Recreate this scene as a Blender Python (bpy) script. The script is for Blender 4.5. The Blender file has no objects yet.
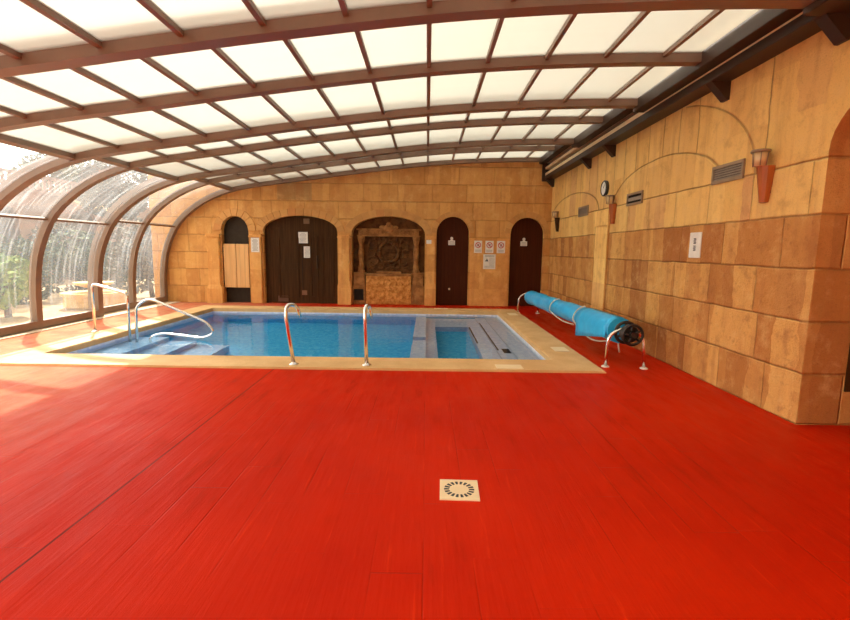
import bpy, bmesh, math, random
from mathutils import Vector, Matrix
random.seed(7)
sc = bpy.context.scene
COL = sc.collection
R = math.radians
PI = math.pi

# ------------------------------------------------------------------ linking / tagging
def link(name, me, mat=None, parent=None, smooth=False):
    o = bpy.data.objects.new(name, me)
    COL.objects.link(o)
    if mat is not None and len(me.materials) == 0:
        for m in (mat if isinstance(mat, (list, tuple)) else [mat]):
            me.materials.append(m)
    if parent is not None:
        o.parent = parent
        o.matrix_parent_inverse = Matrix.Translation(-parent_loc(parent))
    if smooth:
        for p in me.polygons:
            p.use_smooth = True
    return o

def parent_loc(p):
    v = Vector(p.location)
    while p.parent:
        p = p.parent
        # parts of parts: their own location stays zero, the thing's is added
        v = Vector(p.location)
    return v

def child(name, me, mat, parent, smooth=False):
    """A part in world coordinates of a thing (or a part) whose Empty stands at its base."""
    o = bpy.data.objects.new(name, me)
    COL.objects.link(o)
    for m in (mat if isinstance(mat, (list, tuple)) else [mat]):
        me.materials.append(m)
    if smooth:
        for p in me.polygons:
            p.use_smooth = True
    o.parent = parent
    root = parent
    if parent.parent is None and parent.type == 'EMPTY':
        o.matrix_parent_inverse = Matrix.Translation(-Vector(parent.location))
    return o

def thing(name, label, cat, loc, group=None):
    o = bpy.data.objects.new(name, None)
    COL.objects.link(o)
    o.location = loc
    o.empty_display_size = .1
    o['label'] = label
    o['category'] = cat
    if group:
        o['group'] = group
    return o

def tag(o, label, cat, group=None):
    o['label'] = label
    o['category'] = cat
    if group:
        o['group'] = group
    return o

def struct(name, me, mat, smooth=False):
    o = link(name, me, mat, None, smooth)
    o['kind'] = 'structure'
    return o

# ------------------------------------------------------------------ mesh collector
class MB:
    def __init__(s):
        s.bm = bmesh.new()
    def box(s, x0, x1, y0, y1, z0, z1, bev=0, mi=0):
        b = s.bm
        v = [b.verts.new((x, y, z)) for x in (x0, x1) for y in (y0, y1) for z in (z0, z1)]
        q = [(0, 1, 3, 2), (4, 6, 7, 5), (0, 4, 5, 1), (2, 3, 7, 6), (0, 2, 6, 4), (1, 5, 7, 3)]
        fs = [b.faces.new([v[i] for i in f]) for f in q]
        for f in fs:
            f.material_index = mi
        if bev:
            es = list({e for f in fs for e in f.edges})
            r = bmesh.ops.bevel(b, geom=es, offset=bev, segments=2, affect='EDGES', clamp_overlap=True)
            for f in r['faces']:
                f.material_index = mi
        return s
    def prism(s, pts, d, mi=0):
        """pts: list of 3-D points of a planar outline; d: extrusion vector"""
        b = s.bm
        d = Vector(d)
        a = [b.verts.new(p) for p in pts]
        c = [b.verts.new(Vector(p) + d) for p in pts]
        n = len(pts)
        fs = [b.faces.new(a), b.faces.new(c[::-1])]
        for i in range(n):
            j = (i + 1) % n
            fs.append(b.faces.new([a[j], a[i], c[i], c[j]]))
        for f in fs:
            f.material_index = mi
        return s
    def tube(s, pts, r, seg=10, caps=True, mi=0, radii=None):
        b = s.bm
        pts = [Vector(p) for p in pts]
        n = len(pts)
        tang = []
        for i in range(n):
            t = pts[min(i + 1, n - 1)] - pts[max(i - 1, 0)]
            tang.append(t.normalized())
        up = Vector((0, 0, 1)) if abs(tang[0].z) < .9 else Vector((1, 0, 0))
        nrm = (up - tang[0] * up.dot(tang[0])).normalized()
        rings = []
        for i in range(n):
            t = tang[i]
            nrm = (nrm - t * nrm.dot(t))
            nrm = nrm.normalized() if nrm.length > 1e-6 else t.orthogonal().normalized()
            bn = t.cross(nrm)
            rr = radii[i] if radii else r
            rings.append([b.verts.new(pts[i] + (nrm * math.cos(2 * PI * k / seg) + bn * math.sin(2 * PI * k / seg)) * rr) for k in range(seg)])
        for i in range(n - 1):
            for k in range(seg):
                l = (k + 1) % seg
                f = b.faces.new([rings[i][k], rings[i][l], rings[i + 1][l], rings[i + 1][k]])
                f.smooth = True
                f.material_index = mi
        if caps:
            f = b.faces.new(rings[0][::-1]); f.material_index = mi
            f = b.faces.new(rings[-1]); f.material_index = mi
        return s
    def lathe(s, prof, c, axis='z', seg=24, mi=0):
        """prof: list of (radius, height); revolved about an axis through c"""
        b = s.bm
        c = Vector(c)
        ax = {'x': (Vector((0, 1, 0)), Vector((0, 0, 1)), Vector((1, 0, 0))),
              'y': (Vector((1, 0, 0)), Vector((0, 0, 1)), Vector((0, 1, 0))),
              'z': (Vector((1, 0, 0)), Vector((0, 1, 0)), Vector((0, 0, 1)))}[axis] if isinstance(axis, str) else axis
        u, v, w = ax
        rings = []
        for r, h in prof:
            rings.append([b.verts.new(c + w * h + (u * math.cos(2 * PI * k / seg) + v * math.sin(2 * PI * k / seg)) * max(r, 1e-4)) for k in range(seg)])
        for i in range(len(prof) - 1):
            for k in range(seg):
                l = (k + 1) % seg
                f = b.faces.new([rings[i][k], rings[i][l], rings[i + 1][l], rings[i + 1][k]])
                f.material_index = mi
        for rg in (rings[0][::-1], rings[-1]):
            f = b.faces.new(rg); f.material_index = mi
        return s
    def torus(s, c, Rr, r, u, v, seg=28, seg2=8, a0=0, a1=2 * PI, mi=0):
        c, u, v = Vector(c), Vector(u), Vector(v)
        full = abs(a1 - a0 - 2 * PI) < 1e-4
        n = seg
        pts = [c + (u * math.cos(a0 + (a1 - a0) * i / n) + v * math.sin(a0 + (a1 - a0) * i / n)) * Rr for i in range(n + (0 if full else 1))]
        if full:
            pts.append(pts[0]); pts.append(pts[1])
        return s.tube(pts, r, seg2, caps=not full, mi=mi)
    def ball(s, c, rx, ry, rz, seg=12, ring=8, mi=0):
        m = Matrix.Translation(Vector(c)) @ Matrix.Diagonal((rx, ry, rz, 1))
        r = bmesh.ops.create_uvsphere(s.bm, u_segments=seg, v_segments=ring, radius=1, matrix=m)
        for v in r['verts']:
            for f in v.link_faces:
                f.smooth = True
                f.material_index = mi
        return s
    def mesh(s, name='mesh', fix=True):
        if fix:
            bmesh.ops.recalc_face_normals(s.bm, faces=s.bm.faces)
        me = bpy.data.meshes.new(name)
        s.bm.to_mesh(me)
        s.bm.free()
        return me

def fillet(pts, rad, n=7):
    """round the corners of a polyline"""
    pts = [Vector(p) for p in pts]
    out = [pts[0]]
    for i in range(1, len(pts) - 1):
        a, b, c = pts[i - 1], pts[i], pts[i + 1]
        r = min(rad, (a - b).length * .48, (c - b).length * .48)
        p, q = b + (a - b).normalized() * r, b + (c - b).normalized() * r
        for k in range(n + 1):
            t = k / n
            out.append(p * (1 - t) ** 2 + b * 2 * t * (1 - t) + q * t * t)
    out.append(pts[-1])
    return out

def spline(pts, n=6):
    """Catmull-Rom through the points (any dimension as Vectors)"""
    P = [Vector(p) for p in pts]
    P = [P[0] * 2 - P[1]] + P + [P[-1] * 2 - P[-2]]
    out = []
    for i in range(1, len(P) - 2):
        for k in range(n):
            t = k / n
            a, b, c, d = P[i - 1], P[i], P[i + 1], P[i + 2]
            out.append(.5 * ((2 * b) + (c - a) * t + (2 * a - 5 * b + 4 * c - d) * t * t + (3 * b - a - 3 * c + d) * t ** 3))
    out.append(P[-2])
    return out

def plate(loops, h0, h1, axis):
    """Filled 2-D outline with holes, extruded between h0 and h1 along an axis.
    axis 'y': loops are (x,z); axis 'x': loops are (y,z); axis 'z': loops are (x,y)."""
    bm = bmesh.new()
    def P(p, h):
        if axis == 'y': return (p[0], h, p[1])
        if axis == 'x': return (h, p[0], p[1])
        return (p[0], p[1], h)
    top, edges = [], []
    for L in loops:
        vs = [bm.verts.new(P(p, h0)) for p in L]
        top.append(vs)
        for i in range(len(vs)):
            edges.append(bm.edges.new((vs[i], vs[(i + 1) % len(vs)])))
    bmesh.ops.triangle_fill(bm, use_beauty=True, use_dissolve=False, edges=edges)
    faces = list(bm.faces)
    mp = {}
    for vs in top:
        for v in vs:
            co = v.co.copy()
            k = {'y': 1, 'x': 0, 'z': 2}[axis]
            co[k] = h1
            mp[v] = bm.verts.new(co)
    for f in faces:
        bm.faces.new([mp[v] for v in reversed(f.verts)])
    for vs in top:
        for i in range(len(vs)):
            a, b = vs[i], vs[(i + 1) % len(vs)]
            bm.faces.new([a, b, mp[b], mp[a]])
    bmesh.ops.recalc_face_normals(bm, faces=bm.faces)
    me = bpy.data.meshes.new('plate')
    bm.to_mesh(me)
    bm.free()
    return me

def arch_loop(x0, x1, z0, zs, zt, n=20):
    """opening: vertical sides up to zs, elliptical head up to zt"""
    L = [(x0, z0), (x1, z0)]
    cx, a, b = (x0 + x1) / 2, (x1 - x0) / 2, zt - zs
    for i in range(n + 1):
        t = PI * i / n
        L.append((cx + a * math.cos(t), zs + b * math.sin(t)))
    return L

# ------------------------------------------------------------------ node helpers
def C4(c):
    return (c[0], c[1], c[2], 1)
def srgb(r, g, b):
    f = lambda v: (v / 255 / 12.92) if v / 255 <= .04045 else ((v / 255 + .055) / 1.055) ** 2.4
    return (f(r), f(g), f(b))

class NT:
    def __init__(s, name):
        s.m = bpy.data.materials.new(name)
        s.m.use_nodes = True
        s.t = s.m.node_tree
        s.t.nodes.clear()
        s.out = s.t.nodes.new('ShaderNodeOutputMaterial')
    def n(s, kind, **kw):
        nd = s.t.nodes.new(kind)
        for k, v in kw.items():
            setattr(nd, k, v)
        return nd
    def l(s, a, b):
        s.t.links.new(a, b)
    def put(s, sock, v):
        if isinstance(v, bpy.types.NodeSocket):
            s.l(v, sock)
        elif isinstance(v, (tuple, list)) and len(v) == 3 and sock.type == 'RGBA':
            sock.default_value = C4(v)
        else:
            sock.default_value = v
    def m_(s, op, a, b=0, c=0, clamp=False):
        nd = s.n('ShaderNodeMath', operation=op, use_clamp=clamp)
        for i, v in enumerate((a, b, c)):
            s.put(nd.inputs[i], v)
        return nd.outputs[0]
    def sstep(s, v, a, b, c=0., d=1.):
        nd = s.n('ShaderNodeMapRange', interpolation_type='SMOOTHSTEP')
        for i, q in enumerate((v, a, b, c, d)):
            s.put(nd.inputs[i], q)
        return nd.outputs[0]
    def mix(s, f, a, b, blend='MIX'):
        nd = s.n('ShaderNodeMix', data_type='RGBA', blend_type=blend)
        s.put(nd.inputs[0], f); s.put(nd.inputs[6], a); s.put(nd.inputs[7], b)
        return nd.outputs[2]
    def xyz(s, v=None):
        if v is None:
            v = s.n('ShaderNodeTexCoord').outputs['Object']
        nd = s.n('ShaderNodeSeparateXYZ')
        s.l(v, nd.inputs[0])
        return nd.outputs[0], nd.outputs[1], nd.outputs[2]
    def vec(s, x, y, z=0.):
        nd = s.n('ShaderNodeCombineXYZ')
        for i, v in enumerate((x, y, z)):
            s.put(nd.inputs[i], v)
        return nd.outputs[0]
    def noise(s, v, scale, detail=4, rough=.6, w=None):
        nd = s.n('ShaderNodeTexNoise')
        nd.inputs['Scale'].default_value = scale
        nd.inputs['Detail'].default_value = detail
        nd.inputs['Roughness'].default_value = rough
        if v is not None:
            s.l(v, nd.inputs['Vector'])
        return nd.outputs['Fac']
    def rnd(s, v):
        nd = s.n('ShaderNodeTexWhiteNoise', noise_dimensions='3D')
        s.l(v, nd.inputs['Vector'])
        return nd.outputs['Value']
    def ramp(s, f, stops):
        nd = s.n('ShaderNodeValToRGB')
        e = nd.color_ramp.elements
        while len(e) < len(stops):
            e.new(.5)
        for el, (p, c) in zip(e, stops):
            el.position = p
            el.color = C4(c)
        s.l(f, nd.inputs[0])
        return nd.outputs[0]
    def bump(s, h, strength=.4, dist=.01):
        nd = s.n('ShaderNodeBump')
        nd.inputs['Strength'].default_value = strength
        nd.inputs['Distance'].default_value = dist
        s.l(h, nd.inputs['Height'])
        return nd.outputs[0]
    def principled(s, col, rough=.6, metal=0., spec=.5, normal=None, **kw):
        nd = s.n('ShaderNodeBsdfPrincipled')
        s.put(nd.inputs['Base Color'], col)
        s.put(nd.inputs['Roughness'], rough)
        s.put(nd.inputs['Metallic'], metal)
        s.put(nd.inputs['Specular IOR Level'], spec)
        if normal is not None:
            s.l(normal, nd.inputs['Normal'])
        for k, v in kw.items():
            s.put(nd.inputs[k], v)
        s.l(nd.outputs[0], s.out.inputs[0])
        return nd
    def world(s):
        return s.n('ShaderNodeNewGeometry')

def plain(name, col, rough=.5, metal=0., spec=.5, var=.12, scale=9, bumpy=0.):
    t = NT(name)
    co = t.n('ShaderNodeTexCoord').outputs['Object']
    nz = t.noise(co, scale, 4)
    k = t.sstep(nz, .3, .7)
    c = t.mix(k, tuple(v * (1 - var) for v in col), tuple(min(1, v * (1 + var)) for v in col))
    nm = t.bump(t.noise(co, scale * 6, 3), bumpy, .004) if bumpy else None
    t.principled(c, rough, metal, spec, nm)
    return t.m

# ------------------------------------------------------------------ materials
def stone_material(name, light=1.0, plainish=False):
    """Sandstone blocks cast in courses of .46 m; arches and voussoirs on the side wall."""
    t = NT(name)
    co = t.n('ShaderNodeTexCoord').outputs['Object']
    x, y, z = t.xyz(co)
    g = t.n('ShaderNodeNewGeometry')
    nx, ny, nz_ = t.xyz(g.outputs['True Normal'])
    side = t.m_('GREATER_THAN', t.m_('ABSOLUTE', nx), .6)           # faces of the right-hand wall
    u = t.m_('ADD', t.m_('MULTIPLY', side, y), t.m_('MULTIPLY', t.m_('SUBTRACT', 1, side), x))
    wob = t.m_('MULTIPLY', t.m_('SUBTRACT', t.noise(co, 2.2, 3), .5), .03)
    zz = t.m_('ADD', z, wob)
    row = t.m_('FLOOR', t.m_('DIVIDE', zz, .46))
    rr = t.rnd(t.vec(row, 3.1, side))
    width = t.m_('ADD', .62, t.m_('MULTIPLY', t.rnd(t.vec(row, 9.7, side)), .35))
    uu = t.m_('ADD', t.m_('DIVIDE', t.m_('ADD', u, wob), width), t.m_('MULTIPLY', rr, 7))
    colu = t.m_('FLOOR', uu)
    fu = t.m_('SUBTRACT', uu, colu)
    fz = t.m_('FRACT', t.m_('DIVIDE', zz, .46))
    du = t.m_('MULTIPLY', t.m_('MINIMUM', fu, t.m_('SUBTRACT', 1, fu)), width)
    dz = t.m_('MULTIPLY', t.m_('MINIMUM', fz, t.m_('SUBTRACT', 1, fz)), .46)
    rb = t.rnd(t.vec(colu, row, side))
    # above the springing line of the side wall: long upright stones
    wv = t.m_('ADD', .42, t.m_('MULTIPLY', t.m_('LESS_THAN', u, 5.6), .75))
    vv = t.m_('DIVIDE', t.m_('ADD', u, t.m_('MULTIPLY', wob, 2)), wv)
    cv = t.m_('FLOOR', vv)
    fv = t.m_('SUBTRACT', vv, cv)
    dv = t.m_('MULTIPLY', t.m_('MINIMUM', fv, t.m_('SUBTRACT', 1, fv)), wv)
    rv = t.rnd(t.vec(cv, 31.0, side))
    upper = t.m_('MULTIPLY', side, t.m_('GREATER_THAN', zz, 2.30))
    def arch(yc, a, b, zs):
        e = t.m_('SQRT', t.m_('ADD', t.m_('POWER', t.m_('DIVIDE', t.m_('SUBTRACT', u, yc), a), 2),
                             t.m_('POWER', t.m_('DIVIDE', t.m_('SUBTRACT', zz, zs), b), 2)))
        return e
    e1, e2, e3 = arch(10.78, 1.72, .5, 2.3), arch(6.86, 1.53, .54, 2.3), arch(6.9, 2.1, 1.12, 2.3)
    ln1 = t.m_('MULTIPLY', t.m_('ABSOLUTE', t.m_('SUBTRACT', e1, 1)), .5)
    ln2 = t.m_('MULTIPLY', t.m_('ABSOLUTE', t.m_('SUBTRACT', e2, 1)), .54)
    ln3 = t.m_('MULTIPLY', t.m_('ABSOLUTE', t.m_('SUBTRACT', e3, 1)), 1.1)
    ln3 = t.m_('ADD', ln3, t.m_('GREATER_THAN', u, 6.2))
    inside = t.m_('MAXIMUM', t.m_('LESS_THAN', e1, 1), t.m_('LESS_THAN', e2, 1))
    arcs = t.m_('MINIMUM', t.m_('MINIMUM', ln1, ln2), ln3)
    dv2 = t.m_('ADD', dv, t.m_('MULTIPLY', inside, .02))
    dup = t.m_('MINIMUM', dv2, arcs)
    dup = t.m_('MINIMUM', dup, t.m_('ABSOLUTE', t.m_('SUBTRACT', zz, 2.3)))
    dlow = t.m_('MINIMUM', t.m_('ADD', du, .0045), dz)
    d = t.m_('ADD', t.m_('MULTIPLY', upper, dup), t.m_('MULTIPLY', t.m_('SUBTRACT', 1, upper), dlow))
    rk = t.m_('ADD', t.m_('MULTIPLY', upper, rv), t.m_('MULTIPLY', t.m_('SUBTRACT', 1, upper), rb))
    # narrower slabs of differing colour within one stone
    sv = t.m_('DIVIDE', t.m_('ADD', u, t.m_('MULTIPLY', t.m_('SUBTRACT', t.noise(co, 1.6, 4), .5), .25)), .31)
    rs = t.rnd(t.vec(t.m_('FLOOR', sv), t.m_('ADD', row, 17), side))
    wr = t.m_('MULTIPLY', .42, t.m_('SUBTRACT', 1, t.m_('MULTIPLY', upper, .6)))
    rk = t.m_('ADD', t.m_('MULTIPLY', rk, t.m_('SUBTRACT', 1, wr)), t.m_('MULTIPLY', rs, wr))
    # stone colours: pale yellow stones in the upper courses, ochre and rust ones below
    pale = t.ramp(rk, [(.1, srgb(222, 168, 94)), (.35, srgb(246, 204, 124)), (.6, srgb(238, 192, 112)), (.75, srgb(222, 168, 108)), (.9, srgb(244, 200, 120))])
    rust = t.ramp(rk, [(.1, srgb(176, 112, 54)), (.3, srgb(204, 144, 76)), (.45, srgb(228, 174, 100)), (.6, srgb(192, 128, 64)), (.75, srgb(216, 158, 88)), (.9, srgb(168, 106, 54))])
    low = t.m_('MULTIPLY', side, t.m_('LESS_THAN', zz, -9 if plainish else 1.84))
    backc = t.ramp(rk, [(.1, srgb(202, 146, 78)), (.4, srgb(222, 168, 96)), (.7, srgb(204, 146, 78)), (.9, srgb(222, 170, 98))])
    jamb = t.m_('MULTIPLY', t.m_('SUBTRACT', 1, side), t.m_('GREATER_THAN', x, 3.31))
    base = t.mix(side, backc, t.mix(low, pale, rust))
    base = t.mix(t.m_('MULTIPLY', jamb, t.m_('ADD', .45, t.m_('MULTIPLY', t.m_('LESS_THAN', zz, 1.84), .5))), base, rust)  # jamb: rust courses carried round, its shade also put into the colour
    # patch of grey-green repaired stones high on the end wall
    pm = t.m_('MULTIPLY', t.m_('MULTIPLY', t.sstep(x, -4.02, -3.98), t.sstep(x, -3.06, -3.10)), t.m_('MULTIPLY', t.m_('LESS_THAN', z, 3.22), t.m_('GREATER_THAN', z, 2.78)))
    base = t.mix(t.m_('MULTIPLY', pm, t.m_('MULTIPLY', t.m_('SUBTRACT', 1, side), .5)), base, srgb(132, 118, 84))
    # weathering: streaks down the stone and mottling
    st = t.noise(t.vec(t.m_('MULTIPLY', u, 9), t.m_('MULTIPLY', z, .9), x), 1.0, 5)
    mo = t.noise(co, 4.2, 8, .68)
    gr = t.noise(co, 70, 4, .7)
    base = t.mix(t.m_('MULTIPLY', t.sstep(st, .45, .75), .38), base, srgb(176, 110, 62))
    base = t.mix(t.m_('MULTIPLY', t.sstep(mo, .5, .70), t.m_('ADD', .34, t.m_('MULTIPLY', low, .22))), base, srgb(164, 104, 54))
    base = t.mix(t.m_('MULTIPLY', t.sstep(mo, .5, .28), .5), base, srgb(232, 190, 124))
    base = t.mix(t.m_('MULTIPLY', t.sstep(gr, .52, .70), .24), base, srgb(120, 72, 38))
    if not plainish:
        j = t.sstep(d, .004, .011)
        base = t.mix(t.m_('MULTIPLY', t.m_('SUBTRACT', 1, j), t.m_('MULTIPLY', t.m_('ADD', .45, t.m_('MULTIPLY', side, .55)), t.m_('ADD', .15, t.m_('MULTIPLY', mo, .6)))), base, srgb(96, 54, 28))
    pit = t.noise(co, 11, 6, .7)
    base = t.mix(t.m_('MULTIPLY', t.sstep(pit, .56, .72), t.m_('ADD', .12, t.m_('MULTIPLY', low, .3))), base, srgb(132, 78, 38))
    h = t.m_('ADD', t.m_('ADD', t.m_('MULTIPLY', mo, 1.1), t.m_('MULTIPLY', gr, .4)), t.m_('MULTIPLY', pit, t.m_('ADD', .3, t.m_('MULTIPLY', low, .9))))
    if not plainish:
        h = t.m_('ADD', h, t.m_('MULTIPLY', t.sstep(d, .0, .018), .8))
        h = t.m_('ADD', h, t.m_('MULTIPLY', rk, .25))
    if light != 1.0:
        base = t.mix(1.0, base, (light, light, light), 'MULTIPLY')
    t.principled(base, .72, 0, .3, t.bump(h, .75, .035))
    return t.m

def floor_material():
    t = NT('red_stamped_concrete')
    co = t.n('ShaderNodeTexCoord').outputs['Object']
    x, y, z = t.xyz(co)
    col_ = t.m_('FLOOR', t.m_('DIVIDE', x, .245))
    ry = t.m_('ADD', t.m_('DIVIDE', y, 1.25), t.m_('MULTIPLY', t.rnd(t.vec(col_, 2.2, 0)), 5))
    rowi = t.m_('FLOOR', ry)
    fx = t.m_('FRACT', t.m_('DIVIDE', x, .245))
    fy = t.m_('FRACT', ry)
    dx = t.m_('MULTIPLY', t.m_('MINIMUM', fx, t.m_('SUBTRACT', 1, fx)), .245)
    dy = t.m_('MULTIPLY', t.m_('MINIMUM', fy, t.m_('SUBTRACT', 1, fy)), 1.25)
    pl = t.rnd(t.vec(col_, rowi, 1.0))
    grain = t.noise(t.vec(t.m_('MULTIPLY', x, 26), t.m_('MULTIPLY', y, 1.6), pl), 1.0, 6, .65)
    gr2 = t.noise(t.vec(t.m_('MULTIPLY', x, 5), t.m_('MULTIPLY', y, .9), 0.), 1.6, 5, .6)
    big = t.noise(co, .55, 4, .55)
    c = t.mix(t.sstep(big, .35, .65), (.46, .012, .0012), (.54, .018, .0016))
    c = t.mix(t.m_('MULTIPLY', t.m_('SUBTRACT', pl, .5), .25), c, (.36, .008, .002))
    stm = t.m_('MULTIPLY', t.sstep(t.noise(co, .8, 3), .45, .62), .65)
    c = t.mix(t.m_('MULTIPLY', t.sstep(gr2, .52, .72), stm), c, (.29, .014, .003))
    glare_wash = t.m_('MULTIPLY', t.sstep(t.m_('ADD', x, t.m_('MULTIPLY', big, 1.6)), -1.6, -5.0), t.sstep(t.noise(co, 2.2, 5), .25, .65, .35, .85))
    c = t.mix(glare_wash, c, (.52, .25, .13))  # pale glare and lens veil toward the glazing, painted into the deck colour
    c = t.mix(t.m_('MULTIPLY', t.sstep(grain, .58, .76), .5), c, (.72, .045, .008))
    gap = t.m_('MINIMUM', t.m_('ADD', dx, t.m_('MULTIPLY', t.rnd(t.vec(col_, rowi, 8.)), .004)), t.m_('ADD', dy, t.m_('MULTIPLY', t.rnd(t.vec(col_, rowi, 4.)), .005)))
    patch = t.sstep(t.noise(co, .9, 3), .42, .6)
    gapm = t.m_('MULTIPLY', t.m_('SUBTRACT', 1, t.sstep(gap, .002, .007)), t.m_('MULTIPLY', patch, .5))
    c = t.mix(gapm, c, (.16, .012, .004))
    groove = t.m_('MULTIPLY', t.m_('LESS_THAN', t.m_('ABSOLUTE', t.m_('ADD', x, 1.895)), .007), t.m_('LESS_THAN', y, 5.7))
    c = t.mix(t.m_('MULTIPLY', groove, .85), c, (.10, .01, .004))
    h = t.m_('ADD', t.m_('MULTIPLY', grain, .55), t.m_('MULTIPLY', t.sstep(gap, .0, .01), t.m_('MULTIPLY', patch, .3)))
    h = t.m_('SUBTRACT', h, t.m_('MULTIPLY', groove, 1.5))
    h = t.m_('ADD', h, t.m_('MULTIPLY', gr2, .5))
    rough = t.sstep(gr2, .3, .75, .30, .5)
    t.principled(c, rough, 0, .03, t.bump(h, .9, .008))
    return t.m

def tile_material(name, cols, size=.05, grout=(.55, .62, .66)):
    t = NT(name)
    co = t.n('ShaderNodeTexCoord').outputs['Object']
    x, y, z = t.xyz(co)
    ix, iy, iz = [t.m_('FLOOR', t.m_('DIVIDE', t.m_('ADD', q, .0013), size)) for q in (x, y, z)]
    r = t.rnd(t.vec(ix, iy, iz))
    c = t.ramp(r, [(0, cols[0]), (.5, cols[1]), (1, cols[2])])
    big = t.noise(co, 1.2, 3)
    c = t.mix(t.m_('MULTIPLY', big, .25), c, cols[1])
    t.principled(c, .3, 0, .4)
    return t.m

M = {}
M['stone'] = stone_material('sandstone_blocks')
M['stone_trim'] = stone_material('sandstone_dressed', 1.14, True)
def voussoir_mat():
    t = NT('sandstone_voussoirs')
    co = t.n('ShaderNodeTexCoord').outputs['Object']
    g = t.n('ShaderNodeNewGeometry')
    c = t.ramp(g.outputs['Random Per Island'], [(0, srgb(196, 144, 82)), (.5, srgb(212, 162, 96)), (1, srgb(200, 140, 80))])
    n = t.noise(co, 4, 5)
    c = t.mix(t.m_('MULTIPLY', t.sstep(n, .45, .7), .4), c, srgb(164, 108, 58))
    t.principled(c, .72, 0, .3, t.bump(n, .4, .02))
    return t.m
M['voussoir'] = voussoir_mat()
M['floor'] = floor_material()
M['brown'] = plain('brown_lacquered_aluminium', srgb(128, 106, 89), .42, 0, .5, .08, 3)
M['brown_dark'] = plain('dark_brown_steel', srgb(58, 42, 32), .5, 0, .4, .12, 4)
M['alu'] = plain('pale_aluminium_track', srgb(238, 216, 178), .35, .0, .5, .08, 5)
M['steel'] = plain('polished_stainless_tube', (.82, .80, .78), .16, 1., .5, .03, 20)
M['white'] = plain('white_plastic', (.80, .78, .74), .45, 0, .4, .04, 10)
M['paper'] = plain('white_paper', (.78, .76, .70), .8, 0, .2, .05, 12)
M['ink'] = plain('dark_print', (.05, .05, .06), .7, 0, .2, .1, 20)
M['ink_grey'] = plain('grey_print', (.32, .31, .30), .7, 0, .2, .1, 20)
M['red'] = plain('red_print', (.55, .05, .04), .6, 0, .3, .05, 20)
M['black'] = plain('black_plastic', (.016, .015, .015), .35, 0, .5, .2, 15)
M['vent'] = plain('grey_brown_vent_metal', srgb(150, 128, 104), .45, .2, .5, .08, 8)
M['vent_grey'] = plain('grey_vent_louvre', srgb(140, 124, 110), .5, .2, .5, .08, 8)
M['dark'] = plain('dark_recess', (.02, .014, .011), .8, 0, .2, .2, 6)
M['rope'] = plain('pale_strap', srgb(205, 205, 190), .7, 0, .3, .06, 14)
M['glass_lamp'] = plain('frosted_lamp_glass', srgb(214, 186, 140), .25, 0, .5, .05, 10)
M['lid'] = plain('cream_lid', srgb(236, 214, 176), .5, 0, .4, .04, 9)

def wood(name, a, b, rough=.45, vertical=True, board=.12, spec=.4, line=.5):
    t = NT(name)
    co = t.n('ShaderNodeTexCoord').outputs['Object']
    x, y, z = t.xyz(co)
    i = t.m_('FLOOR', t.m_('DIVIDE', x, board))
    f = t.m_('FRACT', t.m_('DIVIDE', x, board))
    r = t.rnd(t.vec(i, 0., 0.))
    g = t.noise(t.vec(t.m_('MULTIPLY', x, 30), y, t.m_('ADD', t.m_('MULTIPLY', z, 1.5), t.m_('MULTIPLY', r, 9))), 1.0, 5, .6)
    c = t.mix(t.sstep(g, .35, .7), a, b)
    c = t.mix(t.m_('MULTIPLY', r, .25), c, a)
    d = t.m_('MINIMUM', f, t.m_('SUBTRACT', 1, f))
    ln = t.m_('MULTIPLY', t.m_('SUBTRACT', 1, t.sstep(d, .01, .05)), line)
    c = t.mix(ln, c, tuple(v * .3 for v in a))
    t.principled(c, rough, 0, spec, t.bump(g, .25, .004))
    return t.m
M['door'] = wood('dark_stained_door_wood', (.044, .018, .0045), (.078, .034, .010), .55, board=.14, spec=.1)
M['door_red'] = wood('dark_mahogany_door', (.046, .009, .002), (.074, .016, .004), .5, board=.3, line=.15, spec=.12)
M['saloon'] = wood('honey_saloon_wood', srgb(212, 164, 104), srgb(230, 184, 122), .5, board=.13)
M['sconce'] = wood('orange_varnished_wood', srgb(150, 76, 24), srgb(178, 96, 36), .4, board=.4, line=0)

def coping_mat():
    t = NT('sand_coping_stone')
    co = t.n('ShaderNodeTexCoord').outputs['Object']
    x, y, z = t.xyz(co)
    n1 = t.noise(co, 60, 4, .7)
    n2 = t.noise(co, 2.5, 4)
    c = t.mix(t.sstep(n2, .3, .7), srgb(206, 164, 110), srgb(222, 184, 130))
    c = t.mix(t.m_('MULTIPLY', t.sstep(n1, .5, .7), .35), c, srgb(168, 120, 74))
    t.principled(c, .6, 0, .35, t.bump(n1, .2, .004))
    return t.m
M['coping'] = coping_mat()
M['pool'] = tile_material('blue_pool_mosaic', (srgb(52, 178, 236), srgb(70, 192, 242), srgb(104, 206, 246)), .05)
M['pool_light'] = tile_material('pale_blue_mosaic', (srgb(196, 208, 236), srgb(212, 220, 242), srgb(228, 232, 248)), .05)

M['pool_mid'] = tile_material('mid_blue_mosaic', (srgb(128, 180, 226), srgb(146, 192, 232), srgb(168, 206, 238)), .05)

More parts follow.
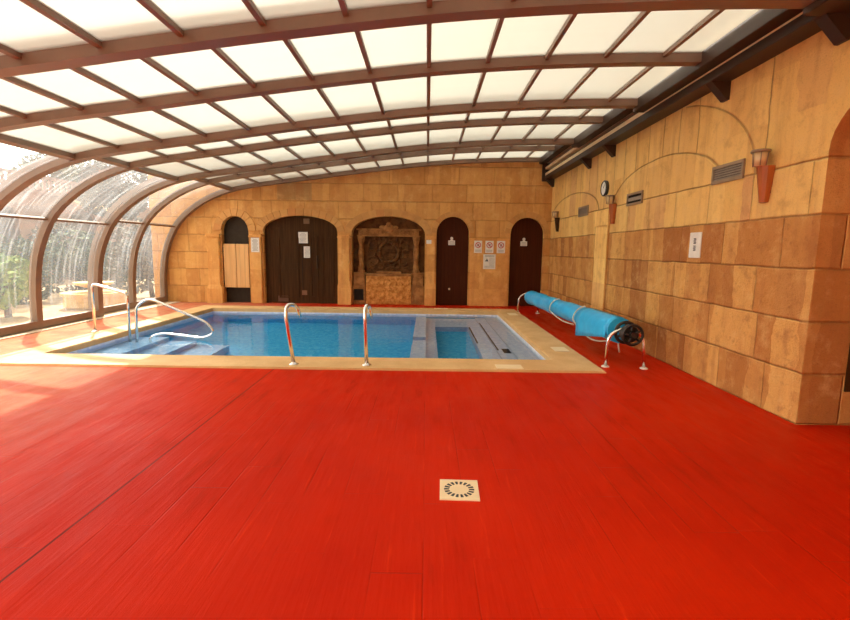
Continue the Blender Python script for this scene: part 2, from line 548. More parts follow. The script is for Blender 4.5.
def water_mat():
    t = NT('pool_water')
    co = t.n('ShaderNodeTexCoord').outputs['Object']
    x, y, z = t.xyz(co)
    n = t.noise(t.vec(t.m_('MULTIPLY', x, 1.), t.m_('MULTIPLY', y, 1.)), 2.6, 3, .5)
    n2 = t.noise(t.vec(t.m_('MULTIPLY', x, 1.), t.m_('MULTIPLY', y, 1.3)), 9., 3, .5)
    calm = t.sstep(x, -3.6, -5.0, .25, 1.0)
    h = t.m_('ADD', n, t.m_('MULTIPLY', n2, t.m_('MULTIPLY', calm, .55)))
    nm = t.bump(h, .16, .03)
    g = t.n('ShaderNodeBsdfRefraction')
    g.inputs['Color'].default_value = (.94, .98, 1, 1)
    g.inputs['Roughness'].default_value = 0.0
    g.inputs['IOR'].default_value = 1.33
    t.l(nm, g.inputs['Normal'])
    gl = t.n('ShaderNodeBsdfGlossy')
    gl.inputs['Roughness'].default_value = .02
    t.l(nm, gl.inputs['Normal'])
    fr = t.n('ShaderNodeFresnel')
    fr.inputs['IOR'].default_value = 1.33
    t.l(nm, fr.inputs['Normal'])
    ms = t.n('ShaderNodeMixShader')
    t.l(t.m_('MULTIPLY', fr.outputs[0], .62), ms.inputs[0])
    t.l(g.outputs[0], ms.inputs[1]); t.l(gl.outputs[0], ms.inputs[2])
    t.l(ms.outputs[0], t.out.inputs[0])
    return t.m
M['water'] = water_mat()

def roof_mat():
    """cellular white polycarbonate: scatters most of the daylight, lets a little through"""
    t = NT('white_polycarbonate_sheet')
    co = t.n('ShaderNodeTexCoord').outputs['Object']
    x, y, z = t.xyz(co)
    n = t.noise(t.vec(t.m_('MULTIPLY', x, .8), t.m_('MULTIPLY', y, 14), z), 1.0, 3)
    tr = t.n('ShaderNodeBsdfTranslucent')
    t.l(t.mix(n, (.31, .30, .27), (.36, .35, .32)), tr.inputs[0])
    tp = t.n('ShaderNodeBsdfRefraction')          # ribbed sheet: see-through but strongly blurred
    tp.inputs['Color'].default_value = (.92, .90, .82, 1)
    tp.inputs['Roughness'].default_value = .55
    tp.inputs['IOR'].default_value = 1.06
    df = t.n('ShaderNodeBsdfDiffuse')
    df.inputs[0].default_value = (.78, .74, .64, 1)
    m1 = t.n('ShaderNodeMixShader'); m1.inputs[0].default_value = .5
    t.l(tr.outputs[0], m1.inputs[1]); t.l(tp.outputs[0], m1.inputs[2])
    m2 = t.n('ShaderNodeMixShader'); m2.inputs[0].default_value = .2
    t.l(m1.outputs[0], m2.inputs[1]); t.l(df.outputs[0], m2.inputs[2])
    t.l(m2.outputs[0], t.out.inputs[0])
    return t.m
M['roof'] = roof_mat()

def pane_mat():
    """clear but dusty side glazing with run-down water streaks"""
    t = NT('dusty_clear_glazing')
    co = t.n('ShaderNodeTexCoord').outputs['Object']
    x, y, z = t.xyz(co)
    st = t.noise(t.vec(x, t.m_('MULTIPLY', y, 16), t.m_('MULTIPLY', z, 1.1)), 1.0, 4, .6)
    cl = t.noise(co, 1.1, 4)
    dust = t.m_('ADD', .05, t.m_('MULTIPLY', t.sstep(st, .48, .72), .10))
    dust = t.m_('ADD', dust, t.m_('MULTIPLY', t.sstep(cl, .4, .7), .04))
    tp = t.n('ShaderNodeBsdfTransparent'); tp.inputs[0].default_value = (.96, .95, .92, 1)
    tr = t.n('ShaderNodeBsdfTranslucent'); tr.inputs[0].default_value = (.66, .66, .68, 1)
    gl = t.n('ShaderNodeBsdfGlossy'); gl.inputs['Roughness'].default_value = .03
    m1 = t.n('ShaderNodeMixShader')
    t.l(dust, m1.inputs[0]); t.l(tp.outputs[0], m1.inputs[1]); t.l(tr.outputs[0], m1.inputs[2])
    m2 = t.n('ShaderNodeMixShader'); m2.inputs[0].default_value = .05
    t.l(m1.outputs[0], m2.inputs[1]); t.l(gl.outputs[0], m2.inputs[2])
    t.l(m2.outputs[0], t.out.inputs[0])
    return t.m
M['pane'] = pane_mat()

def cover_mat():
    t = NT('blue_bubble_cover')
    co = t.n('ShaderNodeTexCoord').outputs['Object']
    v = t.n('ShaderNodeTexVoronoi'); v.inputs['Scale'].default_value = 55
    t.l(co, v.inputs['Vector'])
    n = t.noise(co, 5, 3)
    c = t.mix(t.sstep(n, .3, .7), (.014, .38, .80), (.028, .48, .90))
    t.principled(c, .35, 0, .5, t.bump(v.outputs['Distance'], .25, .006))
    return t.m
M['cover'] = cover_mat()

def carved_mat(name, a, b, scale):
    t = NT(name)
    co = t.n('ShaderNodeTexCoord').outputs['Object']
    n = t.noise(co, scale, 5, .6)
    n2 = t.noise(co, scale * 4, 4, .6)
    c = t.mix(t.sstep(n, .35, .65), a, b)
    h = t.m_('ADD', n, t.m_('MULTIPLY', n2, .3))
    t.principled(c, .65, 0, .15, t.bump(h, .7, .03))
    return t.m
M['carved_dark'] = carved_mat('dark_carved_stone', (.085, .034, .010), (.17, .072, .022), 7)
M['carved_mid'] = carved_mat('brown_carved_stone', (.25, .11, .035), (.42, .20, .065), 7)
M['carved_light'] = carved_mat('golden_carved_stone', (.44, .17, .035), (.72, .36, .10), 9)

# ------------------------------------------------------------------ SETTING: floor, pool, walls
PX0, PX1, PY0, PY1 = -5.25, 1.75, 6.2, 11.2          # water's edge
QX0, QX1, QY0, QY1 = -5.72, 2.26, 5.6, 11.72         # outside of the coping
def rect(x0, x1, y0, y1):
    return [(x0, y0), (x1, y0), (x1, y1), (x0, y1)]
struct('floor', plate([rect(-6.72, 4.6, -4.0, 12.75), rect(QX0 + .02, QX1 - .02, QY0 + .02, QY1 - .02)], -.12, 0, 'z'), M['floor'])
cop = plate([rect(QX0, QX1, QY0, QY1), rect(PX0, PX1, PY0, PY1)], -.06, .025, 'z')
bm = bmesh.new(); bm.from_mesh(cop)
es = [e for e in bm.edges if e.is_manifold and abs(e.calc_face_angle(0)) > 1.2 and min(v.co.z for v in e.verts) > .02]
bmesh.ops.bevel(bm, geom=es, offset=.014, segments=2, affect='EDGES')
bm.to_mesh(cop); bm.free()
struct('pool_coping', cop, M['coping'])
# basin: walls, floor, the dividing wall, the benches and steps of the shallow end
b = MB()
WT = .15
b.box(PX0 - WT, PX1 + WT, PY0 - WT, PY1 + WT, -1.55, -1.4)
b.box(PX0 - WT, PX0, PY0 - WT, PY1 + WT, -1.4, -.061)
b.box(PX1, PX1 + WT, PY0 - WT, PY1 + WT, -1.4, -.061)
b.box(PX0, PX1, PY0 - WT, PY0, -1.4, -.061)
b.box(PX0, PX1, PY1, PY1 + WT, -1.4, -.061)
basin = struct('pool_basin', b.mesh(), M['pool'])
b = MB()
b.box(-.24, 0, PY0, 7.75, -1.4, -.15)
b.box(-.24, 0, 7.75, 8.45, -1.4, -.42)
b.box(-.24, 0, 8.45, PY1, -1.4, -.15)
b.box(0, .2, PY0, PY1, -1.4, -.5)
b.box(.2, .92, PY0, 7.05, -1.4, -.5)
b.box(.2, .92, 10.0, PY1, -1.4, -.5)
b.box(.92, 1.2, PY0, PY1, -1.4, -.5)
b.box(1.2, 1.42, PY0, PY1, -1.4, -.36)
b.box(1.42, PX1, PY0, PY1, -1.4, -.22)
o = child('spa_bench', b.mesh(), M['pool_light'], basin)
child('spa_floor', MB().box(.2, .92, 7.05, 10.0, -1.4, -1.0).mesh(), M['pool'], basin)
b = MB()
b.box(PX0, -4.72, PY0, 8.3, -1.4, -.36)
b.box(-4.72, -4.22, PY0, 8.3, -1.4, -.66)
b.box(-4.22, -3.62, PY0, 8.3, -1.4, -.96)
child('pool_step', b.mesh(), M['pool_mid'], basin)
b = MB()
b.box(PX0 + .001, PX1 - .001, PY1 - .012, PY1, -.35, -.061)
b.box(PX1 - .012, PX1, PY0, PY1 - .012, -.21, -.061)
b.box(PX0, PX0 + .012, PY0, PY1 - .012, -.35, -.061)
child('tile_band', b.mesh(), M['pool_light'], basin)
for x in (.55, 1.22):
    child('pool_jet', MB().lathe([(.05, 0), (.05, -.03), (.02, -.035)], (x, PY1 - .012, -.17), 'y', 14).mesh(), M['white'], basin)
for (x, y, z, w) in [(.36, 7.5, -.99, .2), (1.35, 7.55, -.355, .12)]:
    child('floor_inlet', MB().box(x - w / 2, x + w / 2, y - .16, y + .16, z - .02, z + .008).mesh(), M['ink'], basin)
for x0, y0, y1, z in [(1.205, 7.6, 10.4, -.358), (.935, 8.3, 10.0, -.498)]:
    child('step_edge', MB().box(x0, x0 + .03, y0, y1, z - .01, z + .006).mesh(), M['ink'], basin)
bm = bmesh.new()
vs = [bm.verts.new(p + (-.10,)) for p in rect(PX0, PX1, PY0, PY1)]
bm.faces.new(vs)
me = bpy.data.meshes.new('w'); bm.to_mesh(me); bm.free()
struct('pool_water', me, M['water'])

# back wall, with its five openings
YB = 12.5
OP = {  # x0, x1, spring, top
    'saloon': (-5.53, -4.80, 1.95, 2.34),
    'double': (-4.40, -2.41, 1.96, 2.37),
    'niche': (-2.03, -.06, 1.92, 2.38),
    'door1': (.255, 1.125, 1.96, 2.39),
    'door2': (2.235, 3.13, 1.96, 2.39)}
outer = [(-7.42, -.05)]
for k in OP:
    x0, x1, zs, zt = OP[k]
    L = arch_loop(x0, x1, -.05, zs, zt)
    # walk up the left side, over the head, down the right side
    outer += [L[0]] + L[2:][::-1] + [L[1]]
outer += [(3.3, -.05), (3.3, 3.93), (-7.42, 3.93)]
struct('wall_back', plate([outer], YB, YB + .32, 'y'), M['stone'])

# arch rings of single stones and the pilasters with their imposts
tn = [0]
def trim(me, m):
    tn[0] += 1
    return struct('trim_%d' % tn[0], me, m)
def ring(k, w, n, pr=.014, gap=.014):
    x0, x1, zs, zt = OP[k]
    cx, a, bb = (x0 + x1) / 2, (x1 - x0) / 2, zt - zs
    mb = MB()
    for i in range(n):
        t0, t1 = PI * i / n, PI * (i + 1) / n
        g = gap / (a + .2)
        q = []
        for t in (t0 + g / 2, (t0 + t1) / 2, t1 - g / 2):
            q.append((cx + a * math.cos(t), zs + bb * math.sin(t)))
        p = []
        for t in (t1 - g / 2, (t0 + t1) / 2, t0 + g / 2):
            nx, nz = math.cos(t) / a, math.sin(t) / bb
            l = math.hypot(nx, nz)
            p.append((cx + a * math.cos(t) + nx / l * w, zs + bb * math.sin(t) + nz / l * w))
        pts = [(x, YB + .03, z) for x, z in q + p]
        mb.prism(pts, (0, -.03 - pr, 0))
    return trim(mb.mesh(), M['voussoir'])
ring('saloon', .20, 9, .022)
ring('double', .19, 15, .030)
ring('niche', .185, 15, .022)
ring('door1', .13, 11, .030)
ring('door2', .15, 11, .022)

def pilaster(x0, x1, base_h, flare, zt=1.80):
    mb = MB()
    y0 = YB - .085
    mb.box(x0 + .02, x1 - .02, y0, YB, 0, zt, .012)
    if base_h:
        mb.prism([(x0 - flare, y0 - flare, 0), (x1 + flare, y0 - flare, 0), (x1 + flare, YB, 0), (x0 - flare, YB, 0)], (0, 0, base_h * .78))
        f = flare
        b_ = mb.bm
        lo = [(x0 - f, y0 - f), (x1 + f, y0 - f), (x1 + f, YB), (x0 - f, YB)]
        hi = [(x0 + .02, y0), (x1 - .02, y0), (x1 - .02, YB), (x0 + .02, YB)]
        A = [b_.verts.new((p[0], p[1], base_h * .78)) for p in lo]
        B_ = [b_.verts.new((p[0], p[1], base_h)) for p in hi]
        for i in range(4):
            b_.faces.new([A[i], A[(i + 1) % 4], B_[(i + 1) % 4], B_[i]])
    mb.box(x0 - .015, x1 + .015, y0 - .03, YB, zt, zt + .05, .008)
    mb.box(x0, x1, y0 - .012, YB, zt + .05, zt + .085, .006)
    return trim(mb.mesh(), M['stone_trim'])
pilaster(-5.92, -5.56, .5, .03, 1.78)
pilaster(-4.76, -4.43, 0, 0, 1.78)
pilaster(-2.385, -2.065, .66, .02, 1.79)
pilaster(-.035, .235, .62, .014, 1.79)
mb = MB()                                          # smooth panel between the two plain doors with a thin ledge over it
mb.box(1.16, 2.20, YB - .018, YB, 0, 1.80, .006)
mb.box(1.135, 2.225, YB - .035, YB, 1.80, 1.835, .006)
trim(mb.mesh(), M['stone_trim'])

# right-hand wall: thick, with the archway beside the camera
XR = 3.3
o3 = [(-4.0, -.05), (1.45, -.05)]
A_ = arch_loop(1.45, 3.94, -.05, 2.36, 2.98, 28)
ow = [(-4.0, -.05), (1.45, -.05)] + A_[2:][::-1] + [(3.94, -.05), (12.86, -.05), (12.86, 4.3), (-4.0, 4.3)]
struct('wall_right', plate([ow], XR, XR + 1.25, 'x'), M['stone'])
struct('wall_passage', MB().box(4.56, 4.7, 0.8, 4.6, -.05, 4.0).mesh(), M['stone'])
mb = MB()                                          # flat pilaster strip on the side wall
mb.box(XR - .03, XR, 8.47, 9.08, 0, 1.98, .008)
mb.box(XR - .045, XR, 8.43, 9.12, 1.98, 2.28, .012)
trim(mb.mesh(), M['stone_trim'])

struct('wall_light_block', MB().box(-.6, 4.6, -4.2, -4.0, -.05, 4.3).mesh(), M['stone'])  # unseen wall added behind the camera to keep light off the archway jamb

# long rail for the sliding roof on the right-hand wall
mb = MB()
mb.box(3.20, 3.30, -4, 12.46, 3.46, 4.12)
mb.box(3.07, 3.30, -4, 12.46, 3.37, 3.47, .006)
trim(mb.mesh(), M['brown_dark'])
mb = MB()
for z in (3.475, 3.63, 3.79):
    mb.box(3.075, 3.20, -4, 12.46, z, z + .035, .005)
    mb.box(3.075, 3.09, -4, 12.46, z + .035, z + .06)
trim(mb.mesh(), M['alu'])
trim(MB().box(3.0, 3.30, 12.44, 12.5, 3.33, 3.92, .01).mesh(), M['brown_dark'])   # end plate of the rail
for i, y in enumerate([3.87, 5.32, 8.4, 9.6, 12.34]):
    lab = ['dark brown gusset bracket under the roof rail above the stone archway',
           'dark brown gusset bracket under the roof rail above the slatted vent nearest the archway',
           'dark brown gusset bracket under the roof rail, directly above the torch below the clock',
           'dark brown gusset bracket under the roof rail, between the wall clock and far corner',
           'dark brown gusset bracket under the far end of the roof rail, in the corner'][i]
    me = MB().prism([(3.085, y, 3.37), (3.30, y, 3.37), (3.30, y, 3.18), (3.27, y, 3.18)], (0, .11, 0)).mesh()
    tag(link('rail_bracket', me, M['brown_dark']), lab, 'bracket', 'gusset brackets under the roof rail')

# ground track and kerb on the left
mb = MB()
mb.box(-7.32, -6.735, -4, 12.5, -.12, .012)
for x in (-7.16, -7.0):
    mb.box(x - .012, x + .012, -4, 12.46, .012, .03)
trim(mb.mesh(), plain('pale_concrete_kerb', srgb(206, 186, 160), .8, 0, .3, .12, 6, .2))

# ------------------------------------------------------------------ sliding roof enclosure
PROF = [(-7.06, 0), (-7.05, .45), (-7.02, .9), (-6.92, 1.42), (-6.68, 1.95), (-6.41, 2.28), (-6.05, 2.56), (-5.66, 2.78), (-5.2, 2.95),
        (-4.7, 3.06), (-3.9, 3.18), (-3.08, 3.29), (-2.05, 3.435), (-.9, 3.58), (.05, 3.685), (1.0, 3.755), (2.0, 3.80), (2.97, 3.82)]
PS = [Vector((p[0], p[1])) for p in spline([(x, z, 0) for x, z in PROF], 5)]
def norms(P):
    out = []
    for i in range(len(P)):
        t = (P[min(i + 1, len(P) - 1)] - P[max(i - 1, 0)]).normalized()
        out.append(Vector((-t.y, t.x)))             # outward (left / up)
    return out
NS = norms(PS)
CUM = [0]
for i in range(1, len(PS)):
    CUM.append(CUM[-1] + (PS[i] - PS[i - 1]).length)
def prof_at(s):
    for i in range(1, len(PS)):
        if CUM[i] >= s:
            f = (s - CUM[i - 1]) / (CUM[i] - CUM[i - 1])
            return PS[i - 1].lerp(PS[i], f), NS[i - 1].lerp(NS[i], f).normalized()
    return PS[-1], NS[-1]
def s_at_x(x):
    for i in range(1, len(PS)):
        if PS[i].x >= x and PS[i - 1].x < x:
            return CUM[i - 1] + (x - PS[i - 1].x) / (PS[i].x - PS[i - 1].x) * (CUM[i] - CUM[i - 1])
def s_at_z(z):
    for i in range(1, len(PS)):
        if PS[i].y >= z:
            return CUM[i - 1] + (z - PS[i - 1].y) / (PS[i].y - PS[i - 1].y) * (CUM[i] - CUM[i - 1])
def off_pt(p, n, off, h):
    q = p - n * off + n * h
    return Vector((min(q.x, 2.99), max(q.y, .0)))
def sweep(mb, s0, s1, off, h0, h1, y0, y1, step=.22):
    """bar or sheet following the profile between arc lengths s0 and s1"""
    n = max(1, int((s1 - s0) / step))
    b_ = mb.bm
    rows = []
    for i in range(n + 1):
        p, nn = prof_at(s0 + (s1 - s0) * i / n)
        a, c = off_pt(p, nn, off, h0), off_pt(p, nn, off, h1)
        rows.append([b_.verts.new((a.x, y0, a.y)), b_.verts.new((a.x, y1, a.y)), b_.verts.new((c.x, y1, c.y)), b_.verts.new((c.x, y0, c.y))])
    for i in range(n):
        for k in range(4):
            l = (k + 1) % 4
            f = b_.faces.new([rows[i][k], rows[i][l], rows[i + 1][l], rows[i + 1][k]])
    b_.faces.new(rows[0][::-1]); b_.faces.new(rows[-1])
    return mb
PUR_X = [2.52 - .63 * i for i in range(12)]          # 2.52 ... -4.41
S_PUR = [s_at_x(x) for x in PUR_X][::-1]
S_THICK = s_at_x(-5.14)
S_THIN = s_at_z(2.0)
S_END = CUM[-1]
def s_for(x, off):
    a, c = 0, S_END
    for _ in range(40):
        m = (a + c) / 2
        p, n = prof_at(m)
        if (p - n * off).x < x:
            a = m
        else:
            c = m
    return a
def section(y0, y1, off, label, ym=None):
    r = thing('enclosure_section', label, 'pool enclosure', (-7.0 + off, (y0 + y1) / 2, 0), 'sliding sections of the pool enclosure')
    ym = ym or (y0 + y1) / 2
    W = .125
    ends = [(y0, y0 + W), (ym - W / 2, ym + W / 2), (y1 - W, y1)]
    for i, (a, c) in enumerate(ends):
        wide = 0 if i == 1 else .02
        o_ = child('arch', sweep(MB(), .0, S_END, off, -.0, .092 if i == 0 else .122, a - (wide if i == 2 else 0), c + (wide if i == 0 else 0)).mesh(), M['brown'], r)
    # bars running along the roof
    S_PUR = [s_for(x, off) for x in PUR_X][::-1]
    for s in S_PUR:
        child('purlin', sweep(MB(), s - .021, s + .021, off, .05, .108, y0 + W, y1 - W).mesh(), M['brown'], r)
    child('purlin', sweep(MB(), S_THICK - .05, S_THICK + .05, off, .02, .115, y0 + W, y1 - W).mesh(), M['brown'], r)
    child('purlin', sweep(MB(), S_THIN - .02, S_THIN + .02, off, .05, .10, y0 + W, y1 - W).mesh(), M['brown'], r)
    child('bottom_rail', sweep(MB(), .03, .16, off, .0, .11, y0 + W, y1 - W).mesh(), M['brown'], r)
    p, nn = prof_at(S_END)
    q = p - nn * off
    child('side_rail', MB().box(q.x - .06, 3.073, y0, y1, q.y - .055, q.y + .12, .006).mesh(), M['brown_dark'], r)
    # sheets, one to a field
    cells = [S_THICK + .05] + S_PUR + [S_END - .07]
    for a, c in ((ends[0][1], ends[1][0]), (ends[1][1], ends[2][0])):
        for i in range(len(cells) - 1):
            g = .018 if i else 0
            g2 = .018 if i < len(cells) - 2 else 0
            if cells[i + 1] - cells[i] < .1:
                continue
            child('roof_panel', sweep(MB(), cells[i] + g, cells[i + 1] - g2, off, .092, .104, a, c).mesh(), M['roof'], r)
        child('side_pane', sweep(MB(), S_THIN + .02, S_THICK - .05, off, .08, .086, a, c).mesh(), M['pane'], r, True)
        child('side_pane', sweep(MB(), .16, S_THIN - .02, off, .08, .086, a, c).mesh(), M['pane'], r, True)
    return r
section(9.63, 12.47, 0.0, 'brown arched enclosure section standing against the far stone wall')
section(6.81, 9.72, .165, 'second brown arched enclosure section from the far wall, spanning over the pool', 8.10)
section(3.80, 6.90, .28, 'third brown arched enclosure section from the far wall, over the near pool edge', 5.31)
section(0.88, 3.89, .41, 'brown arched enclosure section overhead at the top edge of the photo')
section(-2.1, .96, .53, 'brown arched enclosure section at the near end behind the overhead one')

# ------------------------------------------------------------------ doors in the back wall
def arch_slab(k, y0, y1, inset=0.):
    x0, x1, zs, zt = OP[k]
    return plate([arch_loop(x0 - inset, x1 + inset, 0, zs, zt + inset)], y0, y1, 'y')
d1 = struct('door_1', arch_slab('saloon', YB + .16, YB + .22, -.002), plain('grey_brown_door', (.04, .031, .023), .6, spec=.1))
d2 = struct('door_2', arch_slab('double', YB + .10, YB + .16, -.002), M['door'])
x0, x1 = OP['double'][0], OP['double'][1]
for a, c, z0, z1 in [(x0 + .36, x0 + .92, 1.05, 1.78), (x0 + .36, x0 + .92, .15, .95), (x0 + 1.22, x0 + 1.44, .15, 1.85), (x0 + 1.54, x1 - .12, .15, 1.85)]:
    mb = MB()
    for q in ((a, c, z0, z0 + .04), (a, c, z1 - .04, z1), (a, a + .04, z0 + .04, z1 - .04), (c - .04, c, z0 + .04, z1 - .04)):
        mb.box(q[0], q[1], YB + .082, YB + .1, q[2], q[3], .004)
    child('door_moulding', mb.mesh(), M['door'], d2)
mb = MB()
mb.box(-3.40, -3.385, YB + .094, YB + .1, .05, 1.95)
child('door_joint', mb.mesh(), M['dark'], d2)
mb = MB(); mb.tube(fillet([(-2.98, YB + .1, .98), (-2.98, YB + .05, .98), (-2.98, YB + .05, 1.3), (-2.98, YB + .1, 1.3)], .03), .012)
child('door_handle', mb.mesh(), M['brown_dark'], d2)
mb = MB()
for z in (.07, .11, .15):
    mb.box(-4.06, -3.82, YB + .09, YB + .1, z, z + .022)
mb.box(-4.08, -3.80, YB + .094, YB + .1, .04, .2)
child('vent_grille', mb.mesh(), plain('door_grille', srgb(96, 62, 40), .6), d2)
mb = MB().box(-3.42, -3.28, YB + .085, YB + .1, .23, .36, .004)
mb.box(-3.385, -3.315, YB + .08, YB + .085, .265, .325)
child('wall_socket', mb.mesh(), plain('brown_plate', srgb(120, 84, 56), .5), d2)
mb = MB().box(-3.34, -3.18, YB + .085, YB + .1, 2.16, 2.30, .004)
child('door_plate', mb.mesh(), plain('small_brass_plate', srgb(120, 92, 62), .5), d2)
d3 = struct('door_3', arch_slab('door1', YB + .11, YB + .17, -.002), M['door_red'])
d4 = struct('door_4', arch_slab('door2', YB + .11, YB + .17, -.002), M['door_red'])
for d, k in ((d3, 'door1'), (d4, 'door2')):
    x0, x1 = OP[k][0], OP[k][1]
    child('kick_plate', MB().box(x0 + .06, x1 - .06, YB + .104, YB + .11, .03, .2, .002).mesh(), M['door_red'], d)
mb = MB().lathe([(.022, 0), (.022, -.02), (.03, -.03), (.03, -.06), (.01, -.07)], (x0 - 1.6, YB + .11, 0), 'y', 12)
mb.bm.free()
child('door_knob', MB().lathe([(.014, 0), (.014, -.03), (.028, -.04), (.028, -.06), (.01, -.068)], (.62, YB + .11, .45), 'y', 12).mesh(), M['alu'], d3)
# closing walls behind the openings
struct('wall_behind', MB().box(-7.42, 3.3, YB + .6, YB + .7, -.05, 3.7).mesh(), M['dark'])

# saloon doors
for i, (a, c, lab) in enumerate([(-5.505, -5.178, 'honey wood saloon door leaf on the side nearer the glazed curve, in the small arch'),
                                 (-5.165, -4.83, 'honey wood saloon door leaf on the side nearer the dark double door, in the small arch')]):
    t_ = thing('saloon_door', lab, 'door', ((a + c) / 2, YB + .04, .42), 'saloon door leaves in the small arch')
    child('door_leaf', MB().box(a, c, YB + .02, YB + .055, .42, 1.60, .006).mesh(), M['saloon'], t_)
    hx = a - .02 if i == 0 else c + .02
    for z in (.55, 1.45):
        child('hinge', MB().tube([(hx, YB + .038, z - .06), (hx, YB + .038, z + .06)], .018, 10).mesh(), M['brown_dark'], t_)

# ------------------------------------------------------------------ carved niche
nx0, nx1 = OP['niche'][0], OP['niche'][1]
cx = (nx0 + nx1) / 2
nt = thing('carved_niche', 'carved stone fountain niche with a round crest relief between two pilasters', 'carved niche', (cx, YB + .2, 0))
child('back_slab', plate([arch_loop(nx0 + .002, nx1 - .002, 0, OP['niche'][2], OP['niche'][3] - .002)], YB + .26, YB + .315, 'y'), M['carved_dark'], nt)
mb = MB()                                           # frieze over the relief
mb.box(nx0 + .16, nx1 - .16, YB + .15, YB + .26, 1.88, 2.02, .012)
mb.box(nx0 + .10, nx1 - .10, YB + .12, YB + .26, 2.02, 2.06, .008)
mb.box(nx0 + .12, nx1 - .12, YB + .13, YB + .26, 1.85, 1.885, .008)
for i in range(15):
    x = nx0 + .24 + i * (nx1 - nx0 - .48) / 14
    if abs(x - cx) < .16:
        continue
    mb.torus((x, YB + .145, 1.95), .036, .013, (1, 0, 0), (0, 0, 1), 12, 5)
mb.ball((cx, YB + .16, 2.06), .15, .06, .12)
mb.ball((cx, YB + .13, 2.16), .07, .05, .08)
mb.ball((cx - .17, YB + .17, 2.10), .09, .04, .05)
mb.ball((cx + .17, YB + .17, 2.10), .09, .04, .05)
child('frieze', mb.mesh(), M['carved_mid'], nt, False)
for sx in (-1, 1):                                  # turned columns each side
    x = cx + sx * .75
    prof = [(.10, 0), (.10, .06), (.075, .09), (.085, .16), (.06, .3), (.085, .55), (.06, .78), (.09, .9), (.10, .95), (.10, 1.01)]
    child('column', MB().lathe([(r, h * .98) for r, h in prof], (x, YB + .17, .86), 'z', 16).mesh(), M['carved_mid'], nt, True)
mb = MB()                                           # crest: shield in a wreath, mantling scrolls either side
yc, zc = YB + .25, 1.42
mb.torus((cx, yc - .02, zc), .27, .05, (1, 0, 0), (0, 0, 1), 32, 8)
for i in range(20):
    a = 2 * PI * i / 20
    mb.ball((cx + .27 * math.cos(a), yc - .05, zc + .27 * math.sin(a)), .05, .03, .035, 8, 6)
for z, w in ((1.54, .14), (1.45, .18), (1.36, .18), (1.28, .13)):
    mb.box(cx - w, cx + w, yc - .05, yc, z - .028, z + .028, .012)
mb.ball((cx, yc - .02, zc + .33), .10, .05, .06)
for sx in (-1, 1):
    for (dx, dz, rr, a0, a1) in ((.43, .20, .12, -.5, 4.2), (.47, -.03, .10, .6, 5.2), (.40, -.24, .11, 1.4, 6.0), (.30, .34, .08, -1, 3.4), (.22, -.36, .09, 1.5, 5.6)):
        if sx < 0:
            a0, a1 = PI - a1, PI - a0
        mb.torus((cx + sx * dx, yc - .015, zc + dz), rr, .025, (1, 0, 0), (0, 0, 1), 14, 6, a0, a1)
for i in range(9):
    x = cx - .48 + i * .12
    mb.torus((x, yc - .01, .96), .06, .02, (1, 0, 0), (0, 0, 1), 10, 5, 0, PI)
child('crest', mb.mesh(), M['carved_dark'], nt)
mb = MB()                                           # shelf, trough front with scrolls, side blocks
mb.box(nx0 + .36, nx1 - .34, YB + .02, YB + .26, .78, .845, .012)
mb.box(cx - .34, cx + .34, YB + .16, YB + .26, .845, .90, .01)
child('shelf', mb.mesh(), M['carved_mid'], nt)
mb = MB()
mb.box(nx0 + .37, nx1 - .36, YB + .05, YB + .26, .0, .78, .01)
rnd = random.Random(3)
for i in range(7):
    x = cx - .52 + i * .173
    for z in (.20, .40, .58):
        a = rnd.uniform(0, 6)
        mb.torus((x + rnd.uniform(-.02, .02), YB + .052, z + rnd.uniform(-.02, .02)), .062, .017, (1, 0, 0), (0, 0, 1), 14, 5, a, a + 4.6)
        mb.ball((x + .03, YB + .05, z - .03), .028, .022, .028, 8, 6)
mb.box(nx0 + .37, nx1 - .36, YB + .035, YB + .05, .70, .77, .006)
mb.box(nx0 + .37, nx1 - .36, YB + .035, YB + .05, .02, .08, .006)
child('trough_front', mb.mesh(), M['carved_light'], nt)
for sx, a, c in ((-1, nx0 + .01, nx0 + .365), (1, nx1 - .355, nx1 - .01)):
    mb = MB()
    mb.box(a, c, YB + .03, YB + .26, 0, .52, .012)
    mb.box(a + .02, c - .02, YB + .06, YB + .26, .52, .82, .012)
    mb.box(a, c, YB + .02, YB + .26, .82, .875, .008)
    child('side_block', mb.mesh(), M['carved_mid'], nt)
    if sx < 0:
        g = MB()
        g.box(a + .04, c - .06, YB + .022, YB + .032, .12, .42)
        for k in range(4):
            g.box(a + .06 + k * .065, a + .075 + k * .065, YB + .014, YB + .022, .13, .41)
        child('grille', g.mesh(), M['dark'], nt)

